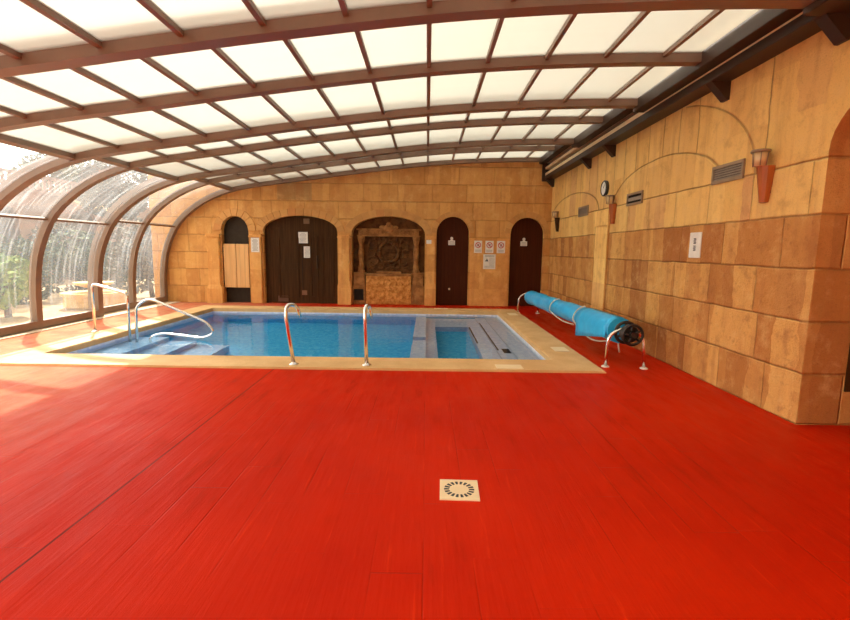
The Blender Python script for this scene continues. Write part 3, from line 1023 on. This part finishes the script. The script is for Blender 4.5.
# ------------------------------------------------------------------ signs on the back wall
def sign(name, x0, x1, z0, z1, y, lab, kind, group=None, cat='sign', color='paper'):
    t_ = thing(name, lab, cat, ((x0 + x1) / 2, y, z0), group)
    w, h = x1 - x0, z1 - z0
    cxs = (x0 + x1) / 2
    child('sign_plate', MB().box(x0, x1, y - .008, y, z0, z1, .002).mesh(), M[color], t_)
    yy = y - .008
    ink = MB()
    if kind == 'text':
        n = max(4, int(h / .035))
        for i in range(n):
            z = z1 - h * (.12 + .76 * i / (n - 1))
            ww = w * (.34 if i % 3 else .26) * (1 if i else .8)
            ink.box(cxs - ww, cxs + ww, yy - .0015, yy, z - h * .018, z + h * .018)
        child('print', ink.mesh(), M['ink_grey'], t_)
    elif kind == 'ban':
        c_ = (cxs, yy - .002, z0 + h * .64)
        rr = w * .32
        rg = MB().torus(c_, rr, w * .045, (1, 0, 0), (0, 0, 1), 24, 6)
        rg.tube([(c_[0] - rr * .7, yy - .003, c_[2] + rr * .7), (c_[0] + rr * .7, yy - .003, c_[2] - rr * .7)], w * .04, 6)
        child('ban_ring', rg.mesh(), M['red'], t_)
        ink.box(cxs - w * .12, cxs + w * .10, yy - .0015, yy, c_[2] - rr * .45, c_[2] + rr * .15)
        ink.box(cxs - w * .02, cxs + w * .16, yy - .0015, yy, c_[2] + rr * .15, c_[2] + rr * .45)
        for i in range(3):
            z = z0 + h * (.24 - .075 * i)
            ink.box(cxs - w * .36, cxs + w * .36, yy - .0015, yy, z - h * .014, z + h * .014)
        child('print', ink.mesh(), M['ink_grey'], t_)
    elif kind == 'board':
        for i in range(2):
            z = z1 - h * (.09 + .07 * i)
            ink.box(cxs - w * .38, cxs + w * .38, yy - .0015, yy, z - h * .016, z + h * .016)
        for i in range(9):
            z = z1 - h * (.26 + .062 * i)
            ink.box(cxs - w * .02, cxs + w * .4, yy - .0015, yy, z - h * .008, z + h * .008)
        for i in range(3):
            z = z0 + h * (.08 + .055 * i)
            ink.box(cxs - w * .4, cxs + w * .4, yy - .0015, yy, z - h * .009, z + h * .009)
        child('print', ink.mesh(), M['ink_grey'], t_)
        p = MB()
        p.prism([(cxs - w * .38, yy, z0 + h * .52), (cxs - w * .08, yy, z0 + h * .52), (cxs - w * .14, yy, z0 + h * .62), (cxs - w * .3, yy, z0 + h * .6)], (0, -.002, 0))
        p.ball((cxs - w * .2, yy, z0 + h * .66), w * .05, .002, w * .05, 10, 6)
        child('pictogram', p.mesh(), M['ink'], t_)
    return t_
yp = YB - .018
G = 'white safety notices between the two plain doors'
sign('notice', 1.265, 1.475, 1.44, 1.765, yp, 'white notice with a round symbol, in the row under the ledge, nearest the carved niche', 'ban', G)
sign('notice', 1.565, 1.785, 1.44, 1.765, yp, 'white notice with a round symbol, middle of the row of three under the ledge', 'ban', G)
sign('notice', 1.875, 2.095, 1.44, 1.765, yp, 'white notice with a round symbol, in the row under the ledge, nearest the room corner', 'ban', G)
sign('notice_board', 1.52, 1.85, 1.01, 1.405, yp, 'larger white rules notice hanging below the row of three', 'board')
sign('notice', -4.71, -4.49, 1.385, 1.77, YB - .085, 'pale text notice on the pilaster beside the saloon doors', 'text')
sign('notice', -3.49, -3.235, 1.64, 1.94, YB + .10, 'square white paper pinned high on the dark double door', 'text', 'papers on the dark double door')
sign('notice', -3.35, -3.16, 1.25, 1.555, YB + .10, 'upright white paper on the dark double door, lower of its two papers', 'text', 'papers on the dark double door')
sign('small_plate', -.02, .115, 1.665, 1.765, YB - .085, 'tiny white plate on the pilaster between carved niche and plain door', 'none')
def door_sign(x, z, lab):
    t_ = thing('door_sign', lab, 'sign', (x, YB + .11, z), 'white pictogram signs on the plain doors')
    y = YB + .11
    child('sign_plate', MB().box(x - .09, x + .09, y - .008, y, z - .07, z + .055, .003).mesh(), M['paper'], t_)
    p = MB().lathe([(.04, 0), (.04, -.008)], (x, y, z + .11), 'y', 16)
    p.prism([(x - .055, y, z + .05), (x + .055, y, z + .05), (x + .03, y, z + .075), (x - .03, y, z + .075)], (0, -.008, 0))
    child('pictogram', p.mesh(), M['paper'], t_)
    i_ = MB()
    for k in range(3):
        i_.box(x - .065, x + .065, y - .0095, y - .008, z - .05 + k * .033, z - .04 + k * .033)
    child('print', i_.mesh(), M['ink_grey'], t_)
door_sign(.665, 1.71, 'small white person pictogram sign on the plain dark door beside the carved niche')
door_sign(2.62, 1.71, 'small white person pictogram sign on the plain dark door in the room corner')

# ------------------------------------------------------------------ fittings on the right-hand wall
def wall_vent(y0, y1, z0, z1, lab, kind):
    t_ = thing('wall_vent', lab, 'vent', (XR, (y0 + y1) / 2, z0), 'air vents high on the side wall')
    f = MB()
    w = .035
    for q in ((y0, y1, z0, z0 + w), (y0, y1, z1 - w, z1), (y0, y0 + w, z0 + w, z1 - w), (y1 - w, y1, z0 + w, z1 - w)):
        f.box(XR - .022, XR, q[0], q[1], q[2], q[3], .003)
    child('vent_frame', f.mesh(), M['vent'], t_)
    child('vent_back', MB().box(XR - .006, XR, y0 + w, y1 - w, z0 + w, z1 - w).mesh(), M['dark'] if kind != 'grey' else M['vent_grey'], t_)
    sl = MB()
    n = {'slats': 5, 'half': 1, 'grey': 7}[kind]
    hh = z1 - z0 - 2 * w
    for i in range(n):
        z = z0 + w + hh * (i + .5) / n
        th = {'slats': .010, 'half': .028, 'grey': .010}[kind]
        sl.prism([(XR - .018, y0 + w, z - th), (XR - .006, y0 + w, z + th), (XR - .004, y0 + w, z + th - .004), (XR - .016, y0 + w, z - th - .004)], (0, y1 - y0 - 2 * w, 0))
    child('slat', sl.mesh(), M['vent_grey'], t_)
wall_vent(4.95, 5.49, 2.285, 2.485, 'slatted grey vent on the side wall beside the wall lamp nearest the archway', 'slats')
wall_vent(7.22, 7.77, 2.255, 2.45, 'vent with two dark openings on the side wall, between clock and near vent', 'half')
wall_vent(9.62, 10.22, 2.25, 2.455, 'flat grey vent on the side wall in the far arch', 'grey')

def sconce(y, lab, m='sconce'):
    t_ = thing('wall_lamp', lab, 'lamp', (XR, y, 2.0), 'torch lamps on the side wall')
    mb = MB()
    pr = [(.04, 2.0), (.085, 2.34)]
    def rg(r, z):
        return [Vector((XR - .02 - r * math.cos(a) * 1.1, y + r * math.sin(a), z)) for a in [(-PI / 2) + PI * k / 6 for k in range(7)]] + [Vector((XR - .004, y + r, z)), Vector((XR - .004, y - r, z))]
    A, B_ = rg(*pr[0]), rg(*pr[1])
    b_ = mb.bm
    va, vb = [b_.verts.new(p) for p in A], [b_.verts.new(p) for p in B_]
    n = len(va)
    for i in range(n):
        b_.faces.new([va[i], va[(i + 1) % n], vb[(i + 1) % n], vb[i]])
    b_.faces.new(va[::-1]); b_.faces.new(vb)
    child('lamp_body', mb.mesh(), M[m], t_)
    g = MB()
    g.lathe([(.052, 0), (.066, .125)], (XR - .10, y, 2.342), 'z', 18)
    child('lamp_glass', g.mesh(), M['glass_lamp'], t_, True)
    g = MB()
    g.lathe([(.08, 0), (.085, .012), (.08, .024)], (XR - .10, y, 2.468), 'z', 18)
    for a in range(6):
        q = a * PI / 3
        g.tube([(XR - .10 + .058 * math.cos(q), y + .058 * math.sin(q), 2.342), (XR - .10 + .071 * math.cos(q), y + .071 * math.sin(q), 2.47)], .005, 6)
    child('lamp_cage', g.mesh(), M['vent'], t_)
    child('wall_plate', MB().box(XR - .01, XR, y - .055, y + .055, 2.08, 2.3, .004).mesh(), M['brown_dark'], t_)
    return t_
sconce(4.60, 'orange wooden torch lamp with a glass top beside the slatted vent near the archway')
sconce(8.28, 'wooden torch lamp with a glass top just below the wall clock')
sconce(11.75, 'dark torch lamp in the far corner beside the plain door', 'door')

t_ = thing('wall_clock', 'small round wall clock with dark rim high on the side wall', 'clock', (XR, 8.74, 2.55))
cz = 2.67
child('clock_case', MB().lathe([(.14, 0), (.145, -.045), (.125, -.06), (.118, -.05), (.118, -.04)], (XR, 8.74, cz), 'x', 32).mesh(), M['black'], t_)
child('clock_face', MB().lathe([(.117, -.042), (.117, -.047)], (XR, 8.74, cz), 'x', 32).mesh(), M['paper'], t_)
mb = MB()
mb.prism([(XR - .050, 8.735, cz), (XR - .050, 8.745, cz), (XR - .050, 8.78, cz + .055), (XR - .050, 8.775, cz + .058)], (-.002, 0, 0))
child('hour_hand', mb.mesh(), M['ink'], t_)
mb = MB()
mb.prism([(XR - .053, 8.736, cz), (XR - .053, 8.742, cz + .003), (XR - .053, 8.67, cz + .075), (XR - .053, 8.666, cz + .07)], (-.002, 0, 0))
child('minute_hand', mb.mesh(), M['ink'], t_)

t_ = thing('wall_sign', 'white upright sign with two dark lines of sideways lettering on the side wall', 'sign', (XR, 5.72, 1.45))
child('sign_plate', MB().box(XR - .012, XR, 5.60, 5.84, 1.445, 1.755, .003).mesh(), M['paper'], t_)
mb = MB()
for k, (z0, z1) in enumerate([(1.615, 1.69), (1.53, 1.60)]):
    n = 5
    for i in range(n):
        z = z0 + (z1 - z0) * i / n
        yy = 5.70 + random.uniform(-.006, .006)
        mb.box(XR - .0145, XR - .012, yy, yy + .05, z, z + (z1 - z0) / n * .62)
child('lettering', mb.mesh(), M['ink'], t_)

# dark panel low on the inner face of the archway
t_ = thing('wall_panel', 'dark brown hatch panel low on the inner face of the stone archway', 'hatch', (3.9, 3.94, .3))
child('panel_frame', MB().box(3.68, 4.25, 3.925, 3.94, .31, .84, .004).mesh(), M['door'], t_)
child('panel_door', MB().box(3.72, 4.21, 3.917, 3.925, .35, .80, .003).mesh(), M['dark'], t_)

# ------------------------------------------------------------------ floor drain
t_ = thing('floor_drain', 'square pale floor drain with a ring of dark slots in the red deck', 'drain', (.215, 2.73, 0))
rot = Matrix.Rotation(R(-2), 3, 'Z')
def dr(x, y, z):
    v = rot @ Vector((x, y, 0))
    return (.222 + v.x, 2.73 + v.y, z)
mb = MB().prism([dr(-.122, -.122, 0), dr(.122, -.122, 0), dr(.122, .122, 0), dr(-.122, .122, 0)], (0, 0, .007))
child('drain_plate', mb.mesh(), M['lid'], t_)
mb = MB()
for i in range(18):
    a = 2 * PI * i / 18
    q = []
    for (r, d) in ((.062, -.006), (.095, -.0095), (.095, .0095), (.062, .006)):
        q.append(dr(r * math.cos(a) - d * math.sin(a), r * math.sin(a) + d * math.cos(a), .007))
    mb.prism(q, (0, 0, .0012))
child('slot', mb.mesh(), M['ink'], t_)

# ------------------------------------------------------------------ lids in the coping
def lid(x0, x1, y0, y1, lab):
    t_ = thing('coping_lid', lab, 'lid', ((x0 + x1) / 2, (y0 + y1) / 2, .025), 'pale lids set in the pool coping')
    child('lid_plate', MB().box(x0, x1, y0, y1, .025, .033, .003).mesh(), M['lid'], t_)
    return t_
lid(.90, 1.24, 5.66, 5.86, 'pale rectangular lid in the near pool coping')
lid(1.93, 2.15, 6.72, 7.02, 'pale rectangular lid in the side coping beside the near end of the reel')
lid(1.93, 2.13, 10.55, 10.9, 'pale rectangular lid in the side coping beside the far end of the reel')
lid(.2, .55, 11.5, 11.68, 'pale rectangular lid in the far coping in front of the plain door')

# ------------------------------------------------------------------ grab rails at the near edge
def grab(x, lab, lean):
    t_ = thing('grab_rail', lab, 'rail', (x, 5.76, .025), 'hooked steel grab rails on the near pool edge')
    pts = fillet([(x, 5.76, .025), (x + lean, 5.76, .66), (x + lean * .9, 5.80, .79), (x + lean * .25 + .02, 5.95, .77), (x + lean * .1 + .03, 6.02, .60)], .12, 8)
    child('tube', MB().tube(pts, .024, 14).mesh(), M['steel'], t_)
    child('foot_flange', MB().lathe([(.062, 0), (.062, .008), (.03, .016), (.027, .03)], (x, 5.76, .025), 'z', 20).mesh(), M['steel'], t_, True)
    return t_
grab(-1.69, 'hooked steel grab rail on the near coping, the one below the dark double door', -.09)
grab(-.755, 'hooked steel grab rail on the near coping, the one below the carved niche', -.02)

# stair rails in the left corner of the pool
YR = 7.85
t_ = thing('stair_rail', 'steel stair rail rising from the pool coping by the glazed curve', 'rail', (-5.74, YR, .025))
pts = fillet([(-5.745, YR, .025), (-5.735, YR, .86), (-5.14, YR, .69), (-5.15, YR, -.36)], .075, 8)
child('tube', MB().tube(pts, .022, 14).mesh(), M['steel'], t_)
child('foot_flange', MB().lathe([(.06, 0), (.06, .008), (.03, .016), (.025, .03)], (-5.745, YR, .025), 'z', 20).mesh(), M['steel'], t_, True)
t_ = thing('loop_rail', 'steel handrail with a returning loop standing in the shallow corner of the pool', 'rail', (-5.02, YR, -.36))
pts = fillet([(-5.03, YR, -.36), (-5.01, YR, .47), (-4.82, YR, .60), (-4.68, YR, .585), (-3.80, YR, .215), (-3.66, YR, .03), (-3.86, YR, -.07), (-4.6, YR, .01), (-4.80, YR, -.06), (-4.79, YR, -.66)], .16, 8)
child('tube', MB().tube(pts, .022, 14).mesh(), M['steel'], t_)

# ------------------------------------------------------------------ cover reel with the rolled cover
RA, RB = Vector((2.615, 6.05, .46)), Vector((2.49, 11.12, .41))
AX = (RB - RA).normalized()
UX = Vector((0, 0, 1))
VX = AX.cross(UX).normalized()
frame3 = (VX, UX, AX)
def on(t, side=0, up=0):
    return RA + AX * t + VX * side + UX * up
LN = (RB - RA).length
t_ = thing('cover_reel', 'steel pool cover reel on bent tube legs with a black handwheel', 'reel', (2.6, 6.0, 0))
for (bx, by, s) in ((2.61, 5.92, .03), (2.48, 11.16, 0)):
    pts = fillet([(bx - .235, by + .02, .0), (bx - .225, by + .01, .40 + s), (bx - .02, by, .50 + s), (bx + .02, by, .50 + s), (bx + .225, by - .03, .40 + s), (bx + .235, by - .06, .0)], .16, 8)
    child('leg_frame', MB().tube(pts, .021, 12).mesh(), M['steel'], t_)
    for dx, dy in ((-.235, .02), (.235, -.06)):
        child('foot', MB().lathe([(.05, 0), (.05, .01), (.03, .02)], (bx + dx, by + dy, 0), 'z', 14).mesh(), M['white'], t_)
child('axle', MB().tube([on(-.32), on(LN + .08)], .03, 12).mesh(), M['steel'], t_)
# black handwheel, gear drum and flange
def wheel(t, r, rim, hub, nsp):
    w = MB()
    w.torus(on(t), r, rim, VX, UX, 30, 8)
    w.lathe([(hub, -.03), (hub, .03)], on(t), frame3, 18)
    for k in range(nsp):
        a = 2 * PI * k / nsp + .5
        d = VX * math.cos(a) + UX * math.sin(a)
        w.tube([on(t) + d * hub * .7, on(t) + d * r], rim * .85, 8)
    return w
child('handwheel', wheel(-.30, .125, .018, .04, 5).mesh(), M['black'], t_)
child('inner_wheel', wheel(-.10, .135, .022, .06, 6).mesh(), M['black'], t_)
mb = MB().lathe([(.10, -.05), (.115, -.03), (.115, .03), (.09, .05)], on(-.2), frame3, 22)
child('gear_drum', mb.mesh(), M['black'], t_)
t_ = thing('pool_cover', 'bright blue bubble pool cover rolled up on the reel', 'pool cover', on(LN / 2) - Vector((0, 0, .16)))
mb = MB()
n = 60
rings = []
rr_ = random.Random(5)
for i in range(n + 1):
    t = .06 + (LN - .28) * i / n
    r0 = .158 + .006 * math.sin(i * .55) + rr_.uniform(-.003, .003)
    if i < 12:
        r0 += .012
    rings.append([mb.bm.verts.new(on(t) + (VX * math.cos(2 * PI * k / 28) + UX * math.sin(2 * PI * k / 28)) * (r0 + .004 * math.sin(3 * 2 * PI * k / 28 + i * .2))) for k in range(28)])
for i in range(n):
    for k in range(28):
        f = mb.bm.faces.new([rings[i][k], rings[i][(k + 1) % 28], rings[i + 1][(k + 1) % 28], rings[i + 1][k]])
        f.smooth = True
mb.bm.faces.new(rings[0]); mb.bm.faces.new(rings[-1])
child('cover_roll', mb.mesh(), M['cover'], t_)
# loose end hanging on the pool side
sgn = -1 if VX.x > 0 else 1
mb = MB()
g = []
for i in range(9):
    t = .10 + 1.12 * i / 8
    col_ = []
    for k in range(7):
        f_ = k / 6
        a = R(70) + R(110) * min(1, f_ * 1.8)
        if f_ < .55:
            p = on(t) + (VX * sgn * math.sin(a - R(90) + R(90)) * 0 + VX * sgn * (-math.cos(a)) * -1 * -1 + UX * math.sin(a)) * .181
            p = on(t) + (VX * sgn * abs(math.cos(a)) if a > PI / 2 else VX * sgn * -abs(math.cos(a))) * .181 + UX * math.sin(a) * .181
        else:
            p = on(t) + VX * sgn * (.181 - .01 * math.sin(i * 1.3)) + UX * (-(f_ - .55) / .45 * (.10 + .022 * i))
        col_.append(p)
    g.append(col_)
va = [[mb.bm.verts.new(p) for p in c] for c in g]
vb = [[mb.bm.verts.new(p + VX * sgn * .005) for p in c] for c in g]
for i in range(8):
    for k in range(6):
        mb.bm.faces.new([va[i][k], va[i + 1][k], va[i + 1][k + 1], va[i][k + 1]])
        mb.bm.faces.new([vb[i][k], vb[i][k + 1], vb[i + 1][k + 1], vb[i + 1][k]])
for i in range(8):
    mb.bm.faces.new([va[i][6], va[i + 1][6], vb[i + 1][6], vb[i][6]])
    mb.bm.faces.new([va[i][0], vb[i][0], vb[i + 1][0], va[i + 1][0]])
for k in range(6):
    mb.bm.faces.new([va[0][k], va[0][k + 1], vb[0][k + 1], vb[0][k]])
    mb.bm.faces.new([va[8][k], vb[8][k], vb[8][k + 1], va[8][k + 1]])
child('loose_flap', mb.mesh(), M['cover'], t_, True)
def strap(t0, t1, drop):
    pts = []
    for i in range(8):
        a = R(100) + R(95) * i / 7
        pts.append(on(t0 + (i / 7) * .1) + (VX * sgn * -math.cos(a) + UX * math.sin(a)) * .192)
    e = on(t1) + VX * sgn * .05 + UX * -.175
    s_ = pts[-1]
    for i in range(1, 9):
        f_ = i / 8
        p = s_.lerp(e, f_)
        p.z -= drop * math.sin(PI * f_)
        pts.append(p)
    return spline(pts, 3)
child('strap', MB().tube(strap(2.6, 1.75, .05), .011, 8).mesh(), M['rope'], t_)
child('strap', MB().tube(strap(1.28, .25, .13), .011, 8).mesh(), M['rope'], t_)
mb = MB().tube([on(.35, 0, -.17) + VX * -sgn * .1, on(.35, 0, -.36) + VX * -sgn * .14], .012, 8)
child('strap', mb.mesh(), M['rope'], t_)

# ------------------------------------------------------------------ the garden outside the curved glazing
struct('ground', MB().box(-42, -7.32, -12, 60, -.3, -.10).mesh(), plain('sandy_terrace', srgb(176, 150, 116), .9, 0, .2, .2, 1.5, .3))
M['plaster'] = plain('pink_plaster', srgb(168, 138, 122), .9, 0, .2, .08, 2, .2)
M['plaster_dark'] = plain('dark_window', (.12, .10, .09), .5)  # plain dark colour of the house windows
M['bark'] = plain('bark', (.10, .07, .05), .9, 0, .2, .3, 8, .5)
def leaf_mat(name, a, b):
    t = NT(name)
    g = t.n('ShaderNodeNewGeometry')
    c = t.mix(g.outputs['Random Per Island'], a, b)
    t.principled(c, .6, 0, .3)
    return t.m
M['leaf1'] = leaf_mat('olive_leaves', (.05, .075, .03), (.13, .16, .06))
M['leaf2'] = leaf_mat('fresh_leaves', (.14, .24, .04), (.30, .40, .10))
M['leaf3'] = leaf_mat('grey_brown_leaves', (.08, .07, .05), (.17, .15, .10))
def leaves(c, rx, ry, rz, n, size, seed, blobs=6):
    rn = random.Random(seed)
    b_ = bmesh.new()
    c = Vector(c)
    cen = [(Vector((rn.uniform(-.5, .5) * rx, rn.uniform(-.5, .5) * ry, rn.uniform(-.45, .5) * rz)), rn.uniform(.45, .75)) for _ in range(blobs)]
    for i in range(n):
        bc, br = rn.choice(cen)
        d = Vector((rn.gauss(0, 1), rn.gauss(0, 1), rn.gauss(0, 1))).normalized() * rn.uniform(.6, 1.0) ** .5
        p = c + bc + Vector((d.x * rx * br, d.y * ry * br, d.z * rz * br))
        u = Vector((rn.uniform(-1, 1), rn.uniform(-1, 1), rn.uniform(-1, 1))).normalized()
        v = u.orthogonal().normalized()
        s = size * rn.uniform(.6, 1.3)
        vs = [b_.verts.new(p + u * s), b_.verts.new(p + v * s * .45), b_.verts.new(p - u * s), b_.verts.new(p - v * s * .45)]
        b_.faces.new(vs)
    me = bpy.data.meshes.new('leaves')
    b_.to_mesh(me); b_.free()
    return me
def plant(name, c, r3, trunk_h, mat, n, size, seed, lab, cat, group):
    t_ = thing(name, lab, cat, (c[0], c[1], -.1), group)
    rn = random.Random(seed)
    child('foliage', leaves((c[0], c[1], -.1 + trunk_h + r3[2] * .9), *r3, n, size, seed), mat, t_)
    st = MB()
    H_ = trunk_h + r3[2] * 1.1
    st.tube([(c[0], c[1], -.1), (c[0] + rn.uniform(-.1, .1), c[1] + rn.uniform(-.1, .1), -.1 + H_ * .5), (c[0] + rn.uniform(-.2, .2), c[1] + rn.uniform(-.2, .2), -.1 + H_)], .06, 8, radii=[.05 + .02 * H_, .04 + .012 * H_, .02])
    for k in range(4):
        a = rn.uniform(0, 6.28)
        z = -.1 + H_ * rn.uniform(.45, .75)
        st.tube([(c[0], c[1], z - .15), (c[0] + math.cos(a) * r3[0] * .6, c[1] + math.sin(a) * r3[1] * .6, z + r3[2] * .5)], .02, 6)
    child('trunk', st.mesh(), M['bark'], t_)
    return t_
GB = 'shrubs in the garden outside the glazing'
plant('shrub', (-9.3, 10.1, 0), (.75, .9, .72), .08, M['leaf2'], 2600, .09, 1, 'bright green shrub outside the pane at the left edge of the photo', 'shrub', GB)
plant('shrub', (-10.9, 14.6, 0), (1.1, 1.3, 1.0), .2, M['leaf1'], 2600, .09, 2, 'olive shrub outside, showing between the first two visible arches', 'shrub', GB)
plant('shrub', (-12.4, 16.4, 0), (1.3, 1.5, 1.1), .2, M['leaf3'], 2400, .1, 3, 'grey brown shrub outside, behind the round stone planter', 'shrub', GB)
plant('shrub', (-8.75, 14.6, 0), (.9, 1.0, 1.15), .2, M['leaf3'], 2200, .1, 4, 'tall grey brown shrub outside, next to the end of the stone wall', 'shrub', GB)
plant('shrub', (-11.2, 12.0, 0), (1.0, 1.2, .9), .1, M['leaf1'], 2200, .09, 5, 'olive shrub outside, just behind the bright green one', 'shrub', GB)
GT = 'trees in the garden outside the glazing'
plant('garden_tree', (-21.0, 27.0, 0), (2.6, 3.0, 2.0), 3.3, M['leaf1'], 4200, .14, 6, 'tall tree outside with its crown above the plastered house', 'tree', GT)
plant('garden_tree', (-14.2, 21.6, 0), (1.7, 1.9, 1.5), 2.9, M['leaf3'], 3000, .13, 7, 'slender grey tree outside near the end of the stone wall', 'tree', GT)
plant('garden_tree', (-14.6, 11.2, 0), (1.5, 1.8, 1.0), .9, M['leaf3'], 3000, .12, 8, 'loose brown tree outside in front of the house balustrade', 'tree', GT)

# plastered house with a balustraded terrace
HX = -17.0
t_ = thing('neighbour_house', 'pink plastered house with roof balustrade across the garden', 'house', (HX - 2, 20, -.1))
child('wall', plate([[(6, -.1), (34, -.1), (34, 3.72), (6, 3.72)], arch_loop(17.6, 19.4, 1.2, 2.5, 3.2), arch_loop(22.2, 24.0, 1.4, 2.6, 3.3)], HX - .3, HX, 'x'), M['plaster'], t_)
child('window', MB().box(HX - .28, HX - .2, 17.4, 19.6, 1.1, 3.4).mesh(), M['plaster_dark'], t_)
child('window', MB().box(HX - .28, HX - .2, 22.0, 24.2, 1.3, 3.5).mesh(), M['plaster_dark'], t_)
child('cornice', MB().box(HX - .4, HX + .18, 5.9, 34.1, 3.72, 3.86, .03).mesh(), M['plaster'], t_)
rl = child('balustrade', MB().box(HX - .05, HX + .12, 6, 34, 4.40, 4.52, .02).mesh(), M['plaster'], t_)
bal = MB()
y = 6.2
while y < 33.9:
    bal.lathe([(.05, 3.86), (.10, 3.98), (.05, 4.15), (.095, 4.28), (.05, 4.40)], (HX + .03, y, 0), 'z', 8)
    y += .34
child('baluster', bal.mesh(), M['plaster'], rl)
lean = MB().prism([(HX + .01, 22.0, 3.68), (HX + 1.4, 22.0, 3.2), (HX + 1.4, 22.0, 3.1), (HX + .01, 22.0, 3.58)], (0, 3.2, 0))
child('porch_roof', lean.mesh(), plain('yellow_porch_tiles', srgb(206, 166, 100), .8), t_)

# round stone planter in the sun
t_ = thing('stone_planter', 'round two tier yellow stone planter on the sunny terrace outside', 'planter', (-8.72, 12.0, -.1))
PC = (-8.72, 12.0, -.1)
child('lower_basin', MB().lathe([(.60, 0), (.66, .05), (.66, .30), (.72, .33), (.72, .40), (.42, .40)], PC, 'z', 28).mesh(), plain('yellow_stone', srgb(222, 182, 112), .8), t_)
child('upper_basin', MB().lathe([(.14, .40), (.12, .5), (.40, .60), (.45, .66), (.3, .66)], PC, 'z', 28).mesh(), plain('yellow_stone_top', srgb(226, 188, 120), .8), t_)

# ------------------------------------------------------------------ camera
F, ROLL = 460, R(.72)
cr, sr = math.cos(ROLL), math.sin(ROLL)
dx, dy = 427 - 425, 250 - 310
vx, vy = dx * cr + dy * sr, -dx * sr + dy * cr
TH = math.atan(-vy / F)
c_, s_ = math.cos(TH), math.sin(TH)
YAW = math.atan2(vx / F, c_ - vy / F * s_)
def loc2w(u, w, f):
    fx, fy, fz = u, f * c_ - w * s_, -(f * s_ + w * c_)
    return Vector((fx * math.cos(YAW) - fy * math.sin(YAW), fx * math.sin(YAW) + fy * math.cos(YAW), fz))
right, down, fwd = loc2w(cr, -sr, 0), loc2w(sr, cr, 0), loc2w(0, 0, 1)
cam = bpy.data.cameras.new('camera')
co = bpy.data.objects.new('camera', cam)
COL.objects.link(co)
mw = Matrix((right, -down, -fwd)).transposed().to_4x4()
mw.translation = (0, 0, 1.5)
co.matrix_world = mw
cam.sensor_fit = 'HORIZONTAL'
cam.sensor_width = 36
cam.lens = 36 * F / 850
cam.clip_start = .05
sc.camera = co

# ------------------------------------------------------------------ light: hazy bright sky and the sun behind on the left
SUN = Vector((-.5, .82, 1.0)).normalized()
w = bpy.data.worlds.new('sky')
sc.world = w
w.use_nodes = True
nt_ = w.node_tree
nt_.nodes.clear()
out = nt_.nodes.new('ShaderNodeOutputWorld')
bg = nt_.nodes.new('ShaderNodeBackground')
tc = nt_.nodes.new('ShaderNodeTexCoord')
dot = nt_.nodes.new('ShaderNodeVectorMath'); dot.operation = 'DOT_PRODUCT'
nt_.links.new(tc.outputs['Generated'], dot.inputs[0])
GLOW = Vector((-.85, .35, .45)).normalized()
dot.inputs[1].default_value = GLOW
mr = nt_.nodes.new('ShaderNodeMapRange')
mr.interpolation_type = 'SMOOTHSTEP'
for i, v in enumerate((0, -.3, 1.0, .38, 4.6)):
    if i:
        mr.inputs[i].default_value = v
nt_.links.new(dot.outputs['Value'], mr.inputs[0])
cm = nt_.nodes.new('ShaderNodeMix'); cm.data_type = 'RGBA'
cm.inputs[6].default_value = (1.0, .93, .78, 1); cm.inputs[7].default_value = (1.0, .98, .93, 1)
mf = nt_.nodes.new('ShaderNodeMapRange')
mf.inputs[1].default_value = -.1; mf.inputs[2].default_value = .85
nt_.links.new(dot.outputs['Value'], mf.inputs[0])
nt_.links.new(mf.outputs[0], cm.inputs[0])
nt_.links.new(cm.outputs[2], bg.inputs['Color'])
nt_.links.new(mr.outputs[0], bg.inputs['Strength'])
nt_.links.new(bg.outputs[0], out.inputs[0])
sl = bpy.data.lights.new('sun', 'SUN')
sl.energy = 8.0
sl.angle = R(1.2)
sl.color = (1, .93, .80)
so = bpy.data.objects.new('sun', sl)
COL.objects.link(so)
so.rotation_euler = (-SUN).to_track_quat('-Z', 'Y').to_euler()
so.location = SUN * 30

vs_ = sc.view_settings
vs_.view_transform = 'Standard'
vs_.look = 'None'
vs_.gamma = 1
vs_.use_curve_mapping = False
vs_.exposure = 0.5
sc.cycles.max_bounces = 10
sc.cycles.diffuse_bounces = 6
sc.cycles.transparent_max_bounces = 24
sc.cycles.transmission_bounces = 8
sc.cycles.sample_clamp_indirect = 6
